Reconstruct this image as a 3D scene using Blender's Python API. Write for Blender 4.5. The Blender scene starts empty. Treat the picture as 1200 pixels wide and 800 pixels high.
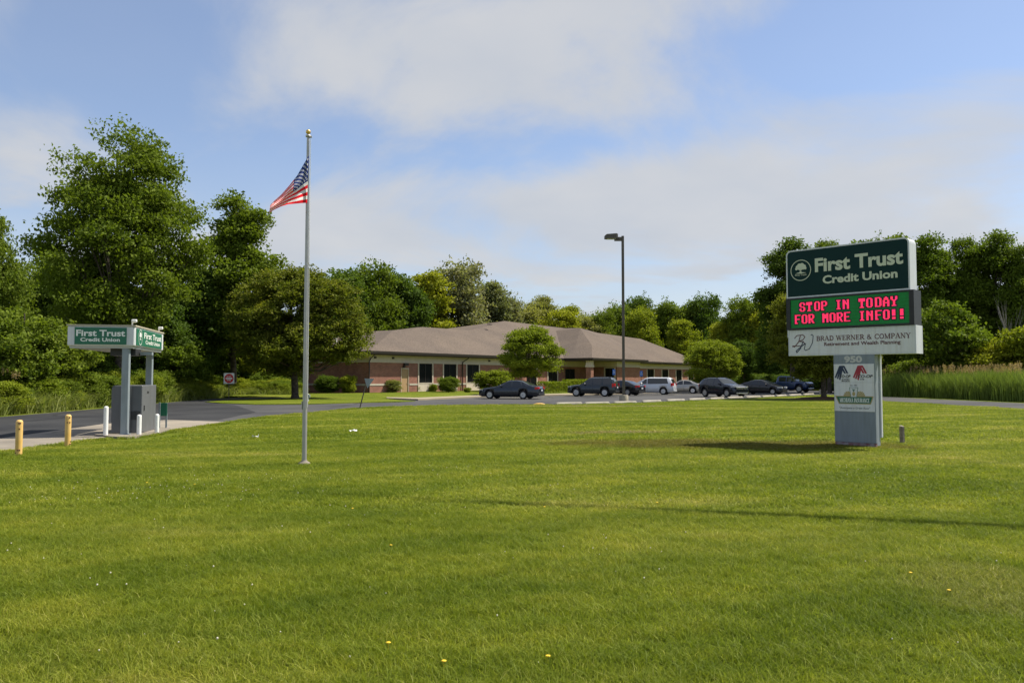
import bpy, math, random
import numpy as np
from mathutils import Vector, Matrix
R = math.radians
random.seed(7)
C = bpy.context.scene.collection
SC = bpy.context.scene

# ---------------------------------------------------------------- camera
EYE = 1.65
FPX = 919.0                      # focal length in photo pixels (1200 wide)
PITCH = math.atan(43.0 / FPX)
cam_d = bpy.data.cameras.new('camera'); cam = bpy.data.objects.new('camera', cam_d); C.objects.link(cam)
cam.location = (0, 0, EYE); cam.rotation_euler = (R(90) + PITCH, 0, 0)
cam_d.sensor_width = 23.5; cam_d.lens = 23.5 * FPX / 1200.0
cam_d.clip_start = 0.1; cam_d.clip_end = 4000
SC.camera = cam

# ---------------------------------------------------------------- light
SUN_EL = R(56); SUN_AZ = math.atan2(0.945, 0.33)      # from +Y towards +X
world = bpy.data.worlds.new('World'); SC.world = world; world.use_nodes = True
wt = world.node_tree; wt.nodes.clear()
def N(t, k, **kw):
    n = t.nodes.new(k)
    for a, b in kw.items(): setattr(n, a, b)
    return n
sky = N(wt, 'ShaderNodeTexSky', sky_type='NISHITA', sun_disc=False, sun_elevation=SUN_EL, sun_rotation=SUN_AZ)
sky.altitude = 200; sky.air_density = 1.0; sky.dust_density = 0.7; sky.ozone_density = 1.5
tc = N(wt, 'ShaderNodeTexCoord'); sep = N(wt, 'ShaderNodeSeparateXYZ'); wt.links.new(tc.outputs['Generated'], sep.inputs[0])
zc = N(wt, 'ShaderNodeMath', operation='MAXIMUM'); zc.inputs[1].default_value = 0.0; wt.links.new(sep.outputs[2], zc.inputs[0])
za = N(wt, 'ShaderNodeMath', operation='ADD'); za.inputs[1].default_value = 0.22; wt.links.new(zc.outputs[0], za.inputs[0])
dx = N(wt, 'ShaderNodeMath', operation='DIVIDE'); wt.links.new(sep.outputs[0], dx.inputs[0]); wt.links.new(za.outputs[0], dx.inputs[1])
dy = N(wt, 'ShaderNodeMath', operation='DIVIDE'); wt.links.new(sep.outputs[1], dy.inputs[0]); wt.links.new(za.outputs[0], dy.inputs[1])
cb = N(wt, 'ShaderNodeCombineXYZ'); wt.links.new(dx.outputs[0], cb.inputs[0]); wt.links.new(dy.outputs[0], cb.inputs[1])
mp = N(wt, 'ShaderNodeMapping'); mp.inputs['Location'].default_value = (0.55, 2.3, 0.0); mp.inputs['Rotation'].default_value = (0, 0, R(-25)); mp.inputs['Scale'].default_value = (1.0, 1.0, 1)
wt.links.new(cb.outputs[0], mp.inputs[0])
n1 = N(wt, 'ShaderNodeTexNoise'); n1.inputs['Scale'].default_value = 1.15; n1.inputs['Detail'].default_value = 9; n1.inputs['Roughness'].default_value = 0.57; n1.inputs['Distortion'].default_value = 0.5
wt.links.new(mp.outputs[0], n1.inputs['Vector'])
rp = N(wt, 'ShaderNodeValToRGB'); rp.color_ramp.interpolation = 'EASE'
rp.color_ramp.elements[0].position = 0.40; rp.color_ramp.elements[0].color = (0.20, 0.20, 0.20, 1)
rp.color_ramp.elements[1].position = 0.64; rp.color_ramp.elements[1].color = (0.93, 0.93, 0.93, 1)
# broad cloud banks and clear pockets, placed by compass direction and height
ym = N(wt,'ShaderNodeMath',operation='MAXIMUM'); ym.inputs[1].default_value = .12; wt.links.new(sep.outputs[1], ym.inputs[0])
ud = N(wt,'ShaderNodeMath',operation='DIVIDE'); wt.links.new(sep.outputs[0], ud.inputs[0]); wt.links.new(ym.outputs[0], ud.inputs[1])
vd = N(wt,'ShaderNodeMath',operation='DIVIDE'); wt.links.new(sep.outputs[2], vd.inputs[0]); wt.links.new(ym.outputs[0], vd.inputs[1])
acc = n1.outputs[0]
for (cx, cy, rx, ry, am) in [(510,85,190,85,.15),(1010,215,250,75,.15),(1170,125,120,55,.12),(620,255,230,55,.09),(390,275,120,45,.12),(25,210,100,65,.13),(840,110,70,60,.07),(560,20,200,40,.05),(110,60,210,80,-.15),(735,165,110,32,-.13),(960,45,130,50,-.12),(395,150,90,38,-.08),(1080,60,100,30,-.06),(560,265,60,18,-.08)]:
    vo = N(wt,'ShaderNodeCombineXYZ'); wt.links.new(ud.outputs[0], vo.inputs[0]); wt.links.new(vd.outputs[0], vo.inputs[1])
    mm = N(wt,'ShaderNodeMapping',vector_type='TEXTURE'); mm.inputs['Location'].default_value = ((cx-600)/919,(443-cy)/919,0); mm.inputs['Rotation'].default_value = (0,0,.12); mm.inputs['Scale'].default_value = (rx/919,ry/919,1); wt.links.new(vo.outputs[0], mm.inputs[0])
    d2 = N(wt,'ShaderNodeVectorMath',operation='DOT_PRODUCT'); wt.links.new(mm.outputs[0], d2.inputs[0]); wt.links.new(mm.outputs[0], d2.inputs[1])
    ng = N(wt,'ShaderNodeMath',operation='MULTIPLY'); ng.inputs[1].default_value = -1; wt.links.new(d2.outputs['Value'], ng.inputs[0])
    ex = N(wt,'ShaderNodeMath',operation='EXPONENT'); wt.links.new(ng.outputs[0], ex.inputs[0])
    ma = N(wt,'ShaderNodeMath',operation='MULTIPLY_ADD'); ma.inputs[1].default_value = am; wt.links.new(ex.outputs[0], ma.inputs[0]); wt.links.new(acc, ma.inputs[2]); acc = ma.outputs[0]
wt.links.new(acc, rp.inputs[0])
# more cover low over the horizon
hz = N(wt, 'ShaderNodeMapRange'); hz.inputs[1].default_value = 0.02; hz.inputs[2].default_value = 0.36; hz.inputs[3].default_value = 0.72; hz.inputs[4].default_value = 0.0
wt.links.new(zc.outputs[0], hz.inputs[0])
mx = N(wt, 'ShaderNodeMath', operation='MAXIMUM'); wt.links.new(rp.outputs[0], mx.inputs[0]); wt.links.new(hz.outputs[0], mx.inputs[1])
n2 = N(wt, 'ShaderNodeTexNoise'); n2.inputs['Scale'].default_value = 2.6; n2.inputs['Detail'].default_value = 5
wt.links.new(mp.outputs[0], n2.inputs['Vector'])
cc = N(wt, 'ShaderNodeMix', data_type='RGBA'); cc.inputs[6].default_value = (3.3, 3.6, 4.1, 1); cc.inputs[7].default_value = (4.6, 4.55, 4.5, 1)
wt.links.new(n2.outputs[0], cc.inputs[0])
sk = N(wt, 'ShaderNodeMix', data_type='RGBA'); wt.links.new(mx.outputs[0], sk.inputs[0]); tn = N(wt,'ShaderNodeMix',data_type='RGBA',blend_type='MULTIPLY'); tn.inputs[0].default_value = 1; tn.inputs[7].default_value = (.90,.95,1.04,1); wt.links.new(sky.outputs[0], tn.inputs[6]); wt.links.new(tn.outputs[2], sk.inputs[6]); wt.links.new(cc.outputs[2], sk.inputs[7])
bg = N(wt, 'ShaderNodeBackground'); bg.inputs[1].default_value = 0.098; wt.links.new(sk.outputs[2], bg.inputs[0])
wo = N(wt, 'ShaderNodeOutputWorld'); wt.links.new(bg.outputs[0], wo.inputs[0])
sd = bpy.data.lights.new('sun', 'SUN'); sd.energy = 4.6; sd.angle = R(0.53); sd.color = (1.0, 0.93, 0.80)
sun = bpy.data.objects.new('sun', sd); C.objects.link(sun)
S_DIR = Vector((math.cos(SUN_EL) * math.sin(SUN_AZ), math.cos(SUN_EL) * math.cos(SUN_AZ), math.sin(SUN_EL)))
sun.rotation_euler = S_DIR.to_track_quat('Z', 'Y').to_euler(); sun.location = (30, 20, 60)
SC.view_settings.view_transform = 'Standard'; SC.view_settings.look = 'None'
SC.view_settings.gamma = 1; SC.view_settings.exposure = 0.66
SC.view_settings.use_curve_mapping = False
SC.render.engine = 'CYCLES'
SC.cycles.use_denoising = True
SC.cycles.max_bounces = 6; SC.cycles.diffuse_bounces = 3; SC.cycles.glossy_bounces = 3; SC.cycles.transmission_bounces = 4
SC.cycles.sample_clamp_indirect = 6

# ---------------------------------------------------------------- pixel -> world helpers (to read positions off the photo)
_f = Vector((0, math.cos(PITCH), math.sin(PITCH))); _u = Vector((0, -math.sin(PITCH), math.cos(PITCH)))
def ray(px, py):
    return Vector(((px - 600) / FPX, 0, 0)) + _u * (-(py - 400) / FPX) + _f
def G(px, py, z=0.0):
    d = ray(px, py); k = (z - EYE) / d.z
    return Vector((d.x * k, d.y * k, z))
def P(px, py, D):
    d = ray(px, py); k = D / d.y
    return Vector((d.x * k, D, EYE + d.z * k))

# ---------------------------------------------------------------- object helpers
class MB:
    def __init__(s): s.v = []; s.f = []; s.m = []; s.sm = []
    def add(s, vs, fs, m=0, smooth=False):
        o = len(s.v); s.v += [tuple(v) for v in vs]; s.f += [tuple(i + o for i in f) for f in fs]
        s.m += [m] * len(fs); s.sm += [smooth] * len(fs); return s
    def box(s, x0, x1, y0, y1, z0, z1, m=0):
        if x0 > x1: x0, x1 = x1, x0
        if y0 > y1: y0, y1 = y1, y0
        vs = [(x0,y0,z0),(x1,y0,z0),(x1,y1,z0),(x0,y1,z0),(x0,y0,z1),(x1,y0,z1),(x1,y1,z1),(x0,y1,z1)]
        return s.add(vs, [(0,3,2,1),(4,5,6,7),(0,1,5,4),(1,2,6,5),(2,3,7,6),(3,0,4,7)], m)
    def bbox(s, x0, x1, y0, y1, z0, z1, b, m=0):     # box with chamfered vertical + top/bottom edges
        if x0 > x1: x0, x1 = x1, x0
        if y0 > y1: y0, y1 = y1, y0
        def ring(i, z): return [(x0+b+i,y0+i,z),(x1-b-i,y0+i,z),(x1-i,y0+b+i,z),(x1-i,y1-b-i,z),(x1-b-i,y1-i,z),(x0+b+i,y1-i,z),(x0+i,y1-b-i,z),(x0+i,y0+b+i,z)]
        return s.loft([ring(b*.6, z0), ring(0, z0+b), ring(0, z1-b), ring(b*.6, z1)], m)
    def loft(s, rings, m=0, smooth=False, caps=True):
        n = len(rings[0]); vs = [p for r in rings for p in r]; fs = []
        for i in range(len(rings)-1):
            for j in range(n):
                k = (j+1) % n
                fs.append((i*n+j, i*n+k, (i+1)*n+k, (i+1)*n+j))
        s.add(vs, fs, m, smooth)
        if caps:
            s.add(rings[0], [tuple(range(n))[::-1]], m); s.add(rings[-1], [tuple(range(n))], m)
        return s
    def cyl(s, p0, p1, r0, r1=None, n=12, m=0, smooth=True, caps=True):
        r1 = r0 if r1 is None else r1
        p0 = Vector(p0); p1 = Vector(p1); a = (p1-p0).normalized()
        b = a.orthogonal().normalized(); c = a.cross(b)
        rings = [[p + (b*math.cos(t)+c*math.sin(t))*r for t in [2*math.pi*i/n for i in range(n)]] for p, r in ((p0,r0),(p1,r1))]
        return s.loft(rings, m, smooth, caps)
    def tube(s, pts, rads, n=8, m=0):
        pts = [Vector(p) for p in pts]; rings = []; b = None
        for i, p in enumerate(pts):
            a = (pts[min(i+1,len(pts)-1)] - pts[max(i-1,0)]).normalized()
            if b is None: b = a.orthogonal().normalized()
            b = (b - a*b.dot(a)).normalized(); c = a.cross(b); r = rads[i] if hasattr(rads,'__len__') else rads
            rings.append([p + (b*math.cos(2*math.pi*j/n)+c*math.sin(2*math.pi*j/n))*r for j in range(n)])
        return s.loft(rings, m, True)
    def lathe(s, prof, n=24, m=0, axis='z', loc=(0,0,0), smooth=True):
        rings = []
        for r, z in prof:
            rg = []
            for j in range(n):
                t = 2*math.pi*j/n; x, y = r*math.cos(t), r*math.sin(t)
                p = (x, y, z) if axis == 'z' else (x, z, y)
                rg.append((p[0]+loc[0], p[1]+loc[1], p[2]+loc[2]))
            rings.append(rg)
        return s.loft(rings, m, smooth)
    def prism(s, poly, z0, z1, m=0):
        n = len(poly); a = [(p[0],p[1],z0) for p in poly]; b = [(p[0],p[1],z1) for p in poly]
        return s.loft([a, b], m)
    def build(s, name, mats, parent=None, loc=None, rot=None):
        me = bpy.data.meshes.new(name); me.from_pydata(s.v, [], s.f)
        if not isinstance(mats, (list, tuple)): mats = [mats]
        for m in mats: me.materials.append(m)
        me.polygons.foreach_set('material_index', s.m); me.polygons.foreach_set('use_smooth', s.sm)
        me.validate(); me.update()
        o = bpy.data.objects.new(name, me); C.objects.link(o)
        if parent: o.parent = parent
        if loc is not None: o.location = loc
        if rot is not None: o.rotation_euler = rot
        return o
def fix_normals(o):
    import bmesh
    b = bmesh.new(); b.from_mesh(o.data); bmesh.ops.recalc_face_normals(b, faces=b.faces); b.to_mesh(o.data); b.free(); return o
def tag(o, label=None, cat=None, group=None, kind=None):
    if label: o['label'] = label
    if cat: o['category'] = cat
    if group: o['group'] = group
    if kind: o['kind'] = kind
    return o
def thing(name, label, cat, loc=(0,0,0), rz=0, group=None):
    o = bpy.data.objects.new(name, None); C.objects.link(o); o.location = loc; o.rotation_euler = (0,0,rz)
    o.empty_display_size = .3
    return tag(o, label, cat, group)
def copy_tree(o, parent=None):
    c = o.copy(); C.objects.link(c); c.parent = parent
    for ch in list(o.children): copy_tree(ch, c)
    return c

# ---------------------------------------------------------------- materials
def mat(name, col, rough=.6, metal=0, spec=.5, noise=0, nscale=8, bump=0, bscale=40, emit=0, coat=0, col2=None, detail=4):
    m = bpy.data.materials.new(name); m.use_nodes = True; t = m.node_tree
    b = t.nodes['Principled BSDF']
    b.inputs['Base Color'].default_value = (*col, 1); b.inputs['Roughness'].default_value = rough
    b.inputs['Metallic'].default_value = metal; b.inputs['Specular IOR Level'].default_value = spec
    if coat: b.inputs['Coat Weight'].default_value = coat; b.inputs['Coat Roughness'].default_value = .04
    if emit:
        b.inputs['Emission Color'].default_value = (*col, 1); b.inputs['Emission Strength'].default_value = emit
    if noise or col2:
        c2 = col2 or tuple(max(0, c*(1-noise)) for c in col); c1 = col if col2 else tuple(min(1, c*(1+noise)) for c in col)
        tx = N(t, 'ShaderNodeTexCoord'); nn = N(t, 'ShaderNodeTexNoise'); nn.inputs['Scale'].default_value = nscale; nn.inputs['Detail'].default_value = detail
        t.links.new(tx.outputs['Object'], nn.inputs['Vector'])
        rr = N(t, 'ShaderNodeMapRange'); rr.inputs[1].default_value = .3; rr.inputs[2].default_value = .7; t.links.new(nn.outputs[0], rr.inputs[0])
        mi = N(t, 'ShaderNodeMix', data_type='RGBA'); mi.inputs[6].default_value = (*c1,1); mi.inputs[7].default_value = (*c2,1)
        t.links.new(rr.outputs[0], mi.inputs[0]); t.links.new(mi.outputs[2], b.inputs['Base Color'])
    if bump:
        tx = N(t, 'ShaderNodeTexCoord'); nn = N(t, 'ShaderNodeTexNoise'); nn.inputs['Scale'].default_value = bscale
        t.links.new(tx.outputs['Object'], nn.inputs['Vector'])
        bb = N(t, 'ShaderNodeBump'); bb.inputs['Strength'].default_value = bump; bb.inputs['Distance'].default_value = .02
        t.links.new(nn.outputs[0], bb.inputs['Height']); t.links.new(bb.outputs[0], b.inputs['Normal'])
    return m
def leafmat(name, c1, c2, trans=.35, scale=.5, c3=None):
    m = bpy.data.materials.new(name); m.use_nodes = True; t = m.node_tree; t.nodes.clear()
    ge = N(t, 'ShaderNodeNewGeometry'); oi = N(t, 'ShaderNodeObjectInfo')
    nn = N(t, 'ShaderNodeTexNoise'); nn.inputs['Scale'].default_value = scale; nn.inputs['Detail'].default_value = 5; nn.inputs['Roughness'].default_value = .75
    t.links.new(ge.outputs['Position'], nn.inputs['Vector'])
    ad = N(t, 'ShaderNodeMath', operation='MULTIPLY_ADD'); ad.inputs[1].default_value = .35; t.links.new(oi.outputs['Random'], ad.inputs[0]); t.links.new(nn.outputs[0], ad.inputs[2])
    rr = N(t, 'ShaderNodeMapRange'); rr.inputs[1].default_value = .45; rr.inputs[2].default_value = .9; t.links.new(ad.outputs[0], rr.inputs[0])
    mi = N(t, 'ShaderNodeMix', data_type='RGBA'); mi.inputs[6].default_value = (*c1,1); mi.inputs[7].default_value = (*c2,1); t.links.new(rr.outputs[0], mi.inputs[0])
    # single leaves differ a little
    at = N(t, 'ShaderNodeAttribute', attribute_name='tint')
    hs = N(t, 'ShaderNodeMix', data_type='RGBA', blend_type='MIX'); hs.inputs[7].default_value = (*(c3 or tuple(min(1, x*1.8) for x in c2)), 1)
    tm = N(t, 'ShaderNodeMath', operation='MULTIPLY'); tm.inputs[1].default_value = .6; t.links.new(at.outputs['Fac'], tm.inputs[0])
    t.links.new(tm.outputs[0], hs.inputs[0]); t.links.new(mi.outputs[2], hs.inputs[6])
    di = N(t, 'ShaderNodeBsdfPrincipled'); di.inputs['Roughness'].default_value = .7; di.inputs['Specular IOR Level'].default_value = .12; t.links.new(hs.outputs[2], di.inputs['Base Color'])
    tr = N(t, 'ShaderNodeBsdfTranslucent')
    tcx = N(t, 'ShaderNodeMix', data_type='RGBA', blend_type='MULTIPLY'); tcx.inputs[0].default_value = 1; tcx.inputs[7].default_value = (1.25, 1.35, .55, 1)
    t.links.new(hs.outputs[2], tcx.inputs[6]); t.links.new(tcx.outputs[2], tr.inputs[0])
    ms = N(t, 'ShaderNodeMixShader'); ms.inputs[0].default_value = trans; t.links.new(di.outputs[0], ms.inputs[1]); t.links.new(tr.outputs[0], ms.inputs[2])
    o = N(t, 'ShaderNodeOutputMaterial'); t.links.new(ms.outputs[0], o.inputs[0]); return m
def ramp(t, fac, stops):
    r = N(t, 'ShaderNodeValToRGB'); cr = r.color_ramp
    while len(cr.elements) < len(stops): cr.elements.new(.5)
    for e, (p, c) in zip(cr.elements, stops): e.position = p; e.color = (*c, 1)
    t.links.new(fac, r.inputs[0]); return r

def grassmat(name, blade):
    m = bpy.data.materials.new(name); m.use_nodes = True; t = m.node_tree; t.nodes.clear()
    ge = N(t, 'ShaderNodeNewGeometry')
    mpn = N(t, 'ShaderNodeMapping'); mpn.inputs['Rotation'].default_value = (0,0,R(-20)); mpn.inputs['Scale'].default_value = (.55, 1.0, 0.0); t.links.new(ge.outputs['Position'], mpn.inputs[0])
    a = N(t, 'ShaderNodeTexNoise'); a.inputs['Scale'].default_value = .33; a.inputs['Detail'].default_value = 7; a.inputs['Roughness'].default_value = .62; t.links.new(mpn.outputs[0], a.inputs['Vector'])
    b = N(t, 'ShaderNodeTexNoise'); b.inputs['Scale'].default_value = 2.3; b.inputs['Detail'].default_value = 6; b.inputs['Roughness'].default_value = .7; t.links.new(mpn.outputs[0], b.inputs['Vector'])
    ra = ramp(t, a.outputs[0], [(.30, (.135,.190,.012)), (.46, (.185,.238,.016)), (.58, (.245,.285,.028)), (.72, (.33,.33,.07))])
    rb = ramp(t, b.outputs[0], [(.34, (.78,.84,.72)), (.5, (1,1,1)), (.68, (1.25,1.14,1.2))])
    mu = N(t, 'ShaderNodeMix', data_type='RGBA', blend_type='MULTIPLY'); mu.inputs[0].default_value = 1; t.links.new(ra.outputs[0], mu.inputs[6]); t.links.new(rb.outputs[0], mu.inputs[7])
    # mower passes, very faint
    mw = N(t,'ShaderNodeMapping'); mw.inputs['Rotation'].default_value = (0,0,R(62)); t.links.new(ge.outputs['Position'], mw.inputs[0])
    wv = N(t,'ShaderNodeTexWave',wave_type='BANDS',bands_direction='X'); wv.inputs['Scale'].default_value = .17; wv.inputs['Distortion'].default_value = 2.2; wv.inputs['Detail'].default_value = 2; wv.inputs['Detail Scale'].default_value = .35; t.links.new(mw.outputs[0], wv.inputs['Vector'])
    rw_ = ramp(t, wv.outputs[0], [(.15, (.93,.95,.92)), (.85, (1.13,1.09,1.12))])
    mo = N(t,'ShaderNodeMix',data_type='RGBA',blend_type='MULTIPLY'); mo.inputs[0].default_value = 1; t.links.new(mu.outputs[2], mo.inputs[6]); t.links.new(rw_.outputs[0], mo.inputs[7])
    col = mo.outputs[2]
    # darker brown patch and a worn thin strip beside the sign
    def spot(cx, cy, rx, ry, rot, colr, amt, nsc, col):
        mm = N(t, 'ShaderNodeMapping', vector_type='TEXTURE'); mm.inputs['Location'].default_value = (cx, cy, 0); mm.inputs['Rotation'].default_value = (0,0,rot); mm.inputs['Scale'].default_value = (rx, ry, 1e3)
        t.links.new(ge.outputs['Position'], mm.inputs[0])
        ln = N(t, 'ShaderNodeVectorMath', operation='LENGTH'); t.links.new(mm.outputs[0], ln.inputs[0])
        nz = N(t, 'ShaderNodeTexNoise'); nz.inputs['Scale'].default_value = nsc; nz.inputs['Detail'].default_value = 5; t.links.new(ge.outputs['Position'], nz.inputs['Vector'])
        aa = N(t, 'ShaderNodeMath', operation='MULTIPLY_ADD'); aa.inputs[1].default_value = 1.1; t.links.new(nz.outputs[0], aa.inputs[0]); t.links.new(ln.outputs[1], aa.inputs[2])
        rr = N(t, 'ShaderNodeMapRange', interpolation_type='SMOOTHSTEP'); rr.inputs[1].default_value = 1.0; rr.inputs[2].default_value = 1.6; rr.inputs[3].default_value = amt; rr.inputs[4].default_value = 0; t.links.new(aa.outputs[0], rr.inputs[0])
        q = N(t, 'ShaderNodeMix', data_type='RGBA'); q.inputs[7].default_value = (*colr,1); t.links.new(rr.outputs[0], q.inputs[0]); t.links.new(col, q.inputs[6]); return q.outputs[2]
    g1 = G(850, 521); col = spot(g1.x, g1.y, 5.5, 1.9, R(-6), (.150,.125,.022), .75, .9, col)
    g2 = G(725, 507); col = spot(g2.x, g2.y, 2.2, .7, R(10), (.32,.27,.10), .7, 1.2, col)
    g3 = G(1165, 690); col = spot(g3.x, g3.y, .9, 1.2, 0, (.28,.28,.06), .5, 1.6, col)
    g4 = G(720, 476); col = spot(g4.x, g4.y, 7, .7, R(0), (.30,.25,.11), .8, .6, col)
    if blade:
        at = N(t, 'ShaderNodeAttribute', attribute_name='tint')
        rt = ramp(t, at.outputs['Fac'], [(0, (.85,.9,.8)), (.45, (1.12,1.12,1.05)), (.8, (1.4,1.3,1.2)), (.92, (1.6,1.4,2.4)), (1, (2.2,1.8,5.5))])
        m2 = N(t, 'ShaderNodeMix', data_type='RGBA', blend_type='MULTIPLY'); m2.inputs[0].default_value = 1; t.links.new(col, m2.inputs[6]); t.links.new(rt.outputs[0], m2.inputs[7])
        di = N(t, 'ShaderNodeBsdfPrincipled'); di.inputs['Roughness'].default_value = .6; di.inputs['Specular IOR Level'].default_value = .25; t.links.new(m2.outputs[2], di.inputs['Base Color'])
        tr = N(t, 'ShaderNodeBsdfTranslucent'); t.links.new(m2.outputs[2], tr.inputs[0])
        ms = N(t, 'ShaderNodeMixShader'); ms.inputs[0].default_value = .5; t.links.new(di.outputs[0], ms.inputs[1]); t.links.new(tr.outputs[0], ms.inputs[2]); out = ms.outputs[0]
    else:
        f = N(t, 'ShaderNodeTexNoise'); f.inputs['Scale'].default_value = 26; f.inputs['Detail'].default_value = 6; f.inputs['Roughness'].default_value = .8; t.links.new(ge.outputs['Position'], f.inputs['Vector'])
        rf = ramp(t, f.outputs[0], [(.3, (.36,.38,.34)), (.5, (.56,.58,.52)), (.7, (.8,.76,.72))])  # ground colour darkened to stand in for the shade among grass blades
        m2 = N(t, 'ShaderNodeMix', data_type='RGBA', blend_type='MULTIPLY'); m2.inputs[0].default_value = 1; t.links.new(col, m2.inputs[6]); t.links.new(rf.outputs[0], m2.inputs[7])
        di = N(t, 'ShaderNodeBsdfPrincipled'); di.inputs['Roughness'].default_value = .9; di.inputs['Specular IOR Level'].default_value = .1; t.links.new(m2.outputs[2], di.inputs['Base Color'])
        bu = N(t, 'ShaderNodeBump'); bu.inputs['Strength'].default_value = .9; bu.inputs['Distance'].default_value = .06; t.links.new(f.outputs[0], bu.inputs['Height']); t.links.new(bu.outputs[0], di.inputs['Normal']); out = di.outputs[0]
    o = N(t, 'ShaderNodeOutputMaterial'); t.links.new(out, o.inputs[0]); return m

M = {}
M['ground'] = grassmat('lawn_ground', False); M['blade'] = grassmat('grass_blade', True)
M['asphalt'] = mat('asphalt', (.062,.062,.064), .9, spec=.2, col2=(.080,.079,.080), nscale=.35, bump=.4, bscale=30, detail=8)
M['asphalt_new'] = mat('asphalt_sealed', (.028,.029,.032), .9, spec=.2, col2=(.042,.043,.046), nscale=.5, bump=.3, bscale=40, detail=8)
def worn(m, sc_=.16, dark=.6):
    t = m.node_tree; b = t.nodes['Principled BSDF']; src_ = b.inputs['Base Color'].links[0].from_socket
    tx = N(t,'ShaderNodeTexCoord'); nz = N(t,'ShaderNodeTexNoise'); nz.inputs['Scale'].default_value = .8; t.links.new(tx.outputs['Object'], nz.inputs['Vector'])
    mv = N(t,'ShaderNodeMix',data_type='RGBA'); mv.inputs[0].default_value = .35; t.links.new(tx.outputs['Object'], mv.inputs[6]); t.links.new(nz.outputs['Color'], mv.inputs[7])
    vo = N(t,'ShaderNodeTexVoronoi',feature='DISTANCE_TO_EDGE'); vo.inputs['Scale'].default_value = sc_; t.links.new(mv.outputs[2], vo.inputs['Vector'])
    r1 = ramp(t, vo.outputs['Distance'], [(.003, (dark,)*3), (.012, (1,1,1))])
    n3 = N(t,'ShaderNodeTexNoise'); n3.inputs['Scale'].default_value = .22; n3.inputs['Detail'].default_value = 5; t.links.new(tx.outputs['Object'], n3.inputs['Vector'])
    r2 = ramp(t, n3.outputs[0], [(.36, (.74,.74,.76)), (.55, (1.05,1.04,1.02)), (.7, (1.18,1.15,1.1))])
    x1 = N(t,'ShaderNodeMix',data_type='RGBA',blend_type='MULTIPLY'); x1.inputs[0].default_value = 1; t.links.new(src_, x1.inputs[6]); t.links.new(r1.outputs[0], x1.inputs[7])
    x2 = N(t,'ShaderNodeMix',data_type='RGBA',blend_type='MULTIPLY'); x2.inputs[0].default_value = 1; t.links.new(x1.outputs[2], x2.inputs[6]); t.links.new(r2.outputs[0], x2.inputs[7])
    t.links.new(x2.outputs[2], b.inputs['Base Color'])
worn(M['asphalt']); worn(M['asphalt_new'], .12)
M['concrete'] = mat('concrete', (.29,.255,.21), .9, spec=.2, col2=(.22,.195,.16), nscale=1.3, bump=.3, bscale=20, detail=8)
worn(M['concrete'], .4, .7)
M['kerb'] = mat('kerb_concrete', (.36,.30,.215), .9, spec=.2, col2=(.28,.24,.17), nscale=.8, bump=.3, bscale=20, detail=6)
M['stop'] = mat('wheel_stop_concrete', (.50,.46,.38), .9, spec=.2, col2=(.36,.33,.27), nscale=3, bump=.3, bscale=20)
M['mulch'] = mat('mulch', (.09,.05,.03), .95, spec=.1, noise=.5, nscale=9, bump=1, bscale=20)
M['white_metal'] = mat('white_metal', (.60,.62,.64), .45, noise=.05, nscale=2)
M['grey_metal'] = mat('grey_painted_metal', (.24,.28,.31), .45, noise=.06, nscale=3)
M['bluegrey'] = mat('blue_grey_panel', (.20,.235,.265), .5, noise=.05, nscale=3)
M['atm'] = mat('atm_grey', (.115,.12,.13), .5, noise=.06, nscale=3)
M['dark'] = mat('dark_metal', (.02,.02,.022), .5)
M['black'] = mat('black_plastic', (.012,.012,.014), .5, noise=.2, nscale=5)
M['bronze'] = mat('bronze_paint', (.085,.07,.055), .5, noise=.1, nscale=4)
M['chrome'] = mat('chrome', (.6,.6,.6), .2, metal=1)
M['alu'] = mat('brushed_aluminium', (.42,.41,.39), .45, metal=.55, noise=.08, nscale=6)
M['gold'] = mat('gold_ball', (.75,.5,.15), .3, metal=.8)
M['yellow'] = mat('yellow_bollard_paint', (.68,.42,.10), .6, col2=(.58,.34,.07), nscale=6)
M['rust'] = mat('rust', (.12,.05,.03), .9, noise=.4, nscale=20)
M['white'] = mat('white_paint', (.78,.78,.76), .55, noise=.05, nscale=8)
M['green_panel'] = mat('green_sign_face', (.008,.13,.07), .4, noise=.05, nscale=3)
M['dkgreen_panel'] = mat('dark_green_sign_face', (.006,.030,.030), .6, spec=.15, noise=.06, nscale=3)
M['white_text'] = mat('white_lettering', (.75,.77,.72), .5)
M['cream_text'] = mat('cream_lettering', (.56,.60,.45), .5)
M['maroon'] = mat('maroon_lettering', (.10,.02,.025), .5)
M['navy'] = mat('navy_lettering', (.015,.03,.07), .5)
M['red'] = mat('red_paint', (.55,.015,.02), .5)
M['red_mark'] = mat('red_emblem', (.35,.02,.04), .5)
M['ink'] = mat('black_lettering', (.02,.02,.025), .5)
M['sign_green'] = mat('emblem_green', (.01,.12,.06), .5)
M['sign_gold'] = mat('emblem_gold', (.38,.30,.12), .5)
M['sign_white'] = mat('sign_face_white', (.66,.67,.67), .4, noise=.03, nscale=2)
M['blue'] = mat('blue_sign', (.03,.13,.55), .5)
M['wood'] = mat('weathered_wood', (.16,.14,.11), .9, noise=.4, nscale=14)
M['polewood'] = mat('pole_wood', (.14,.10,.07), .9, noise=.3, nscale=8)
M['bark'] = mat('bark', (.085,.07,.055), .95, spec=.1, noise=.45, nscale=5, bump=1, bscale=12)
M['greybark'] = mat('grey_bark', (.22,.20,.18), .95, spec=.1, noise=.3, nscale=5)
M['glass'] = mat('dark_window_glass', (.008,.009,.010), .35, spec=.12)
M['carglass'] = mat('car_glass', (.02,.025,.03), .06, spec=.8)
M['tyre'] = mat('tyre_rubber', (.018,.018,.018), .85)
M['rim'] = mat('alloy_rim', (.55,.56,.58), .3, metal=.7)
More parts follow.
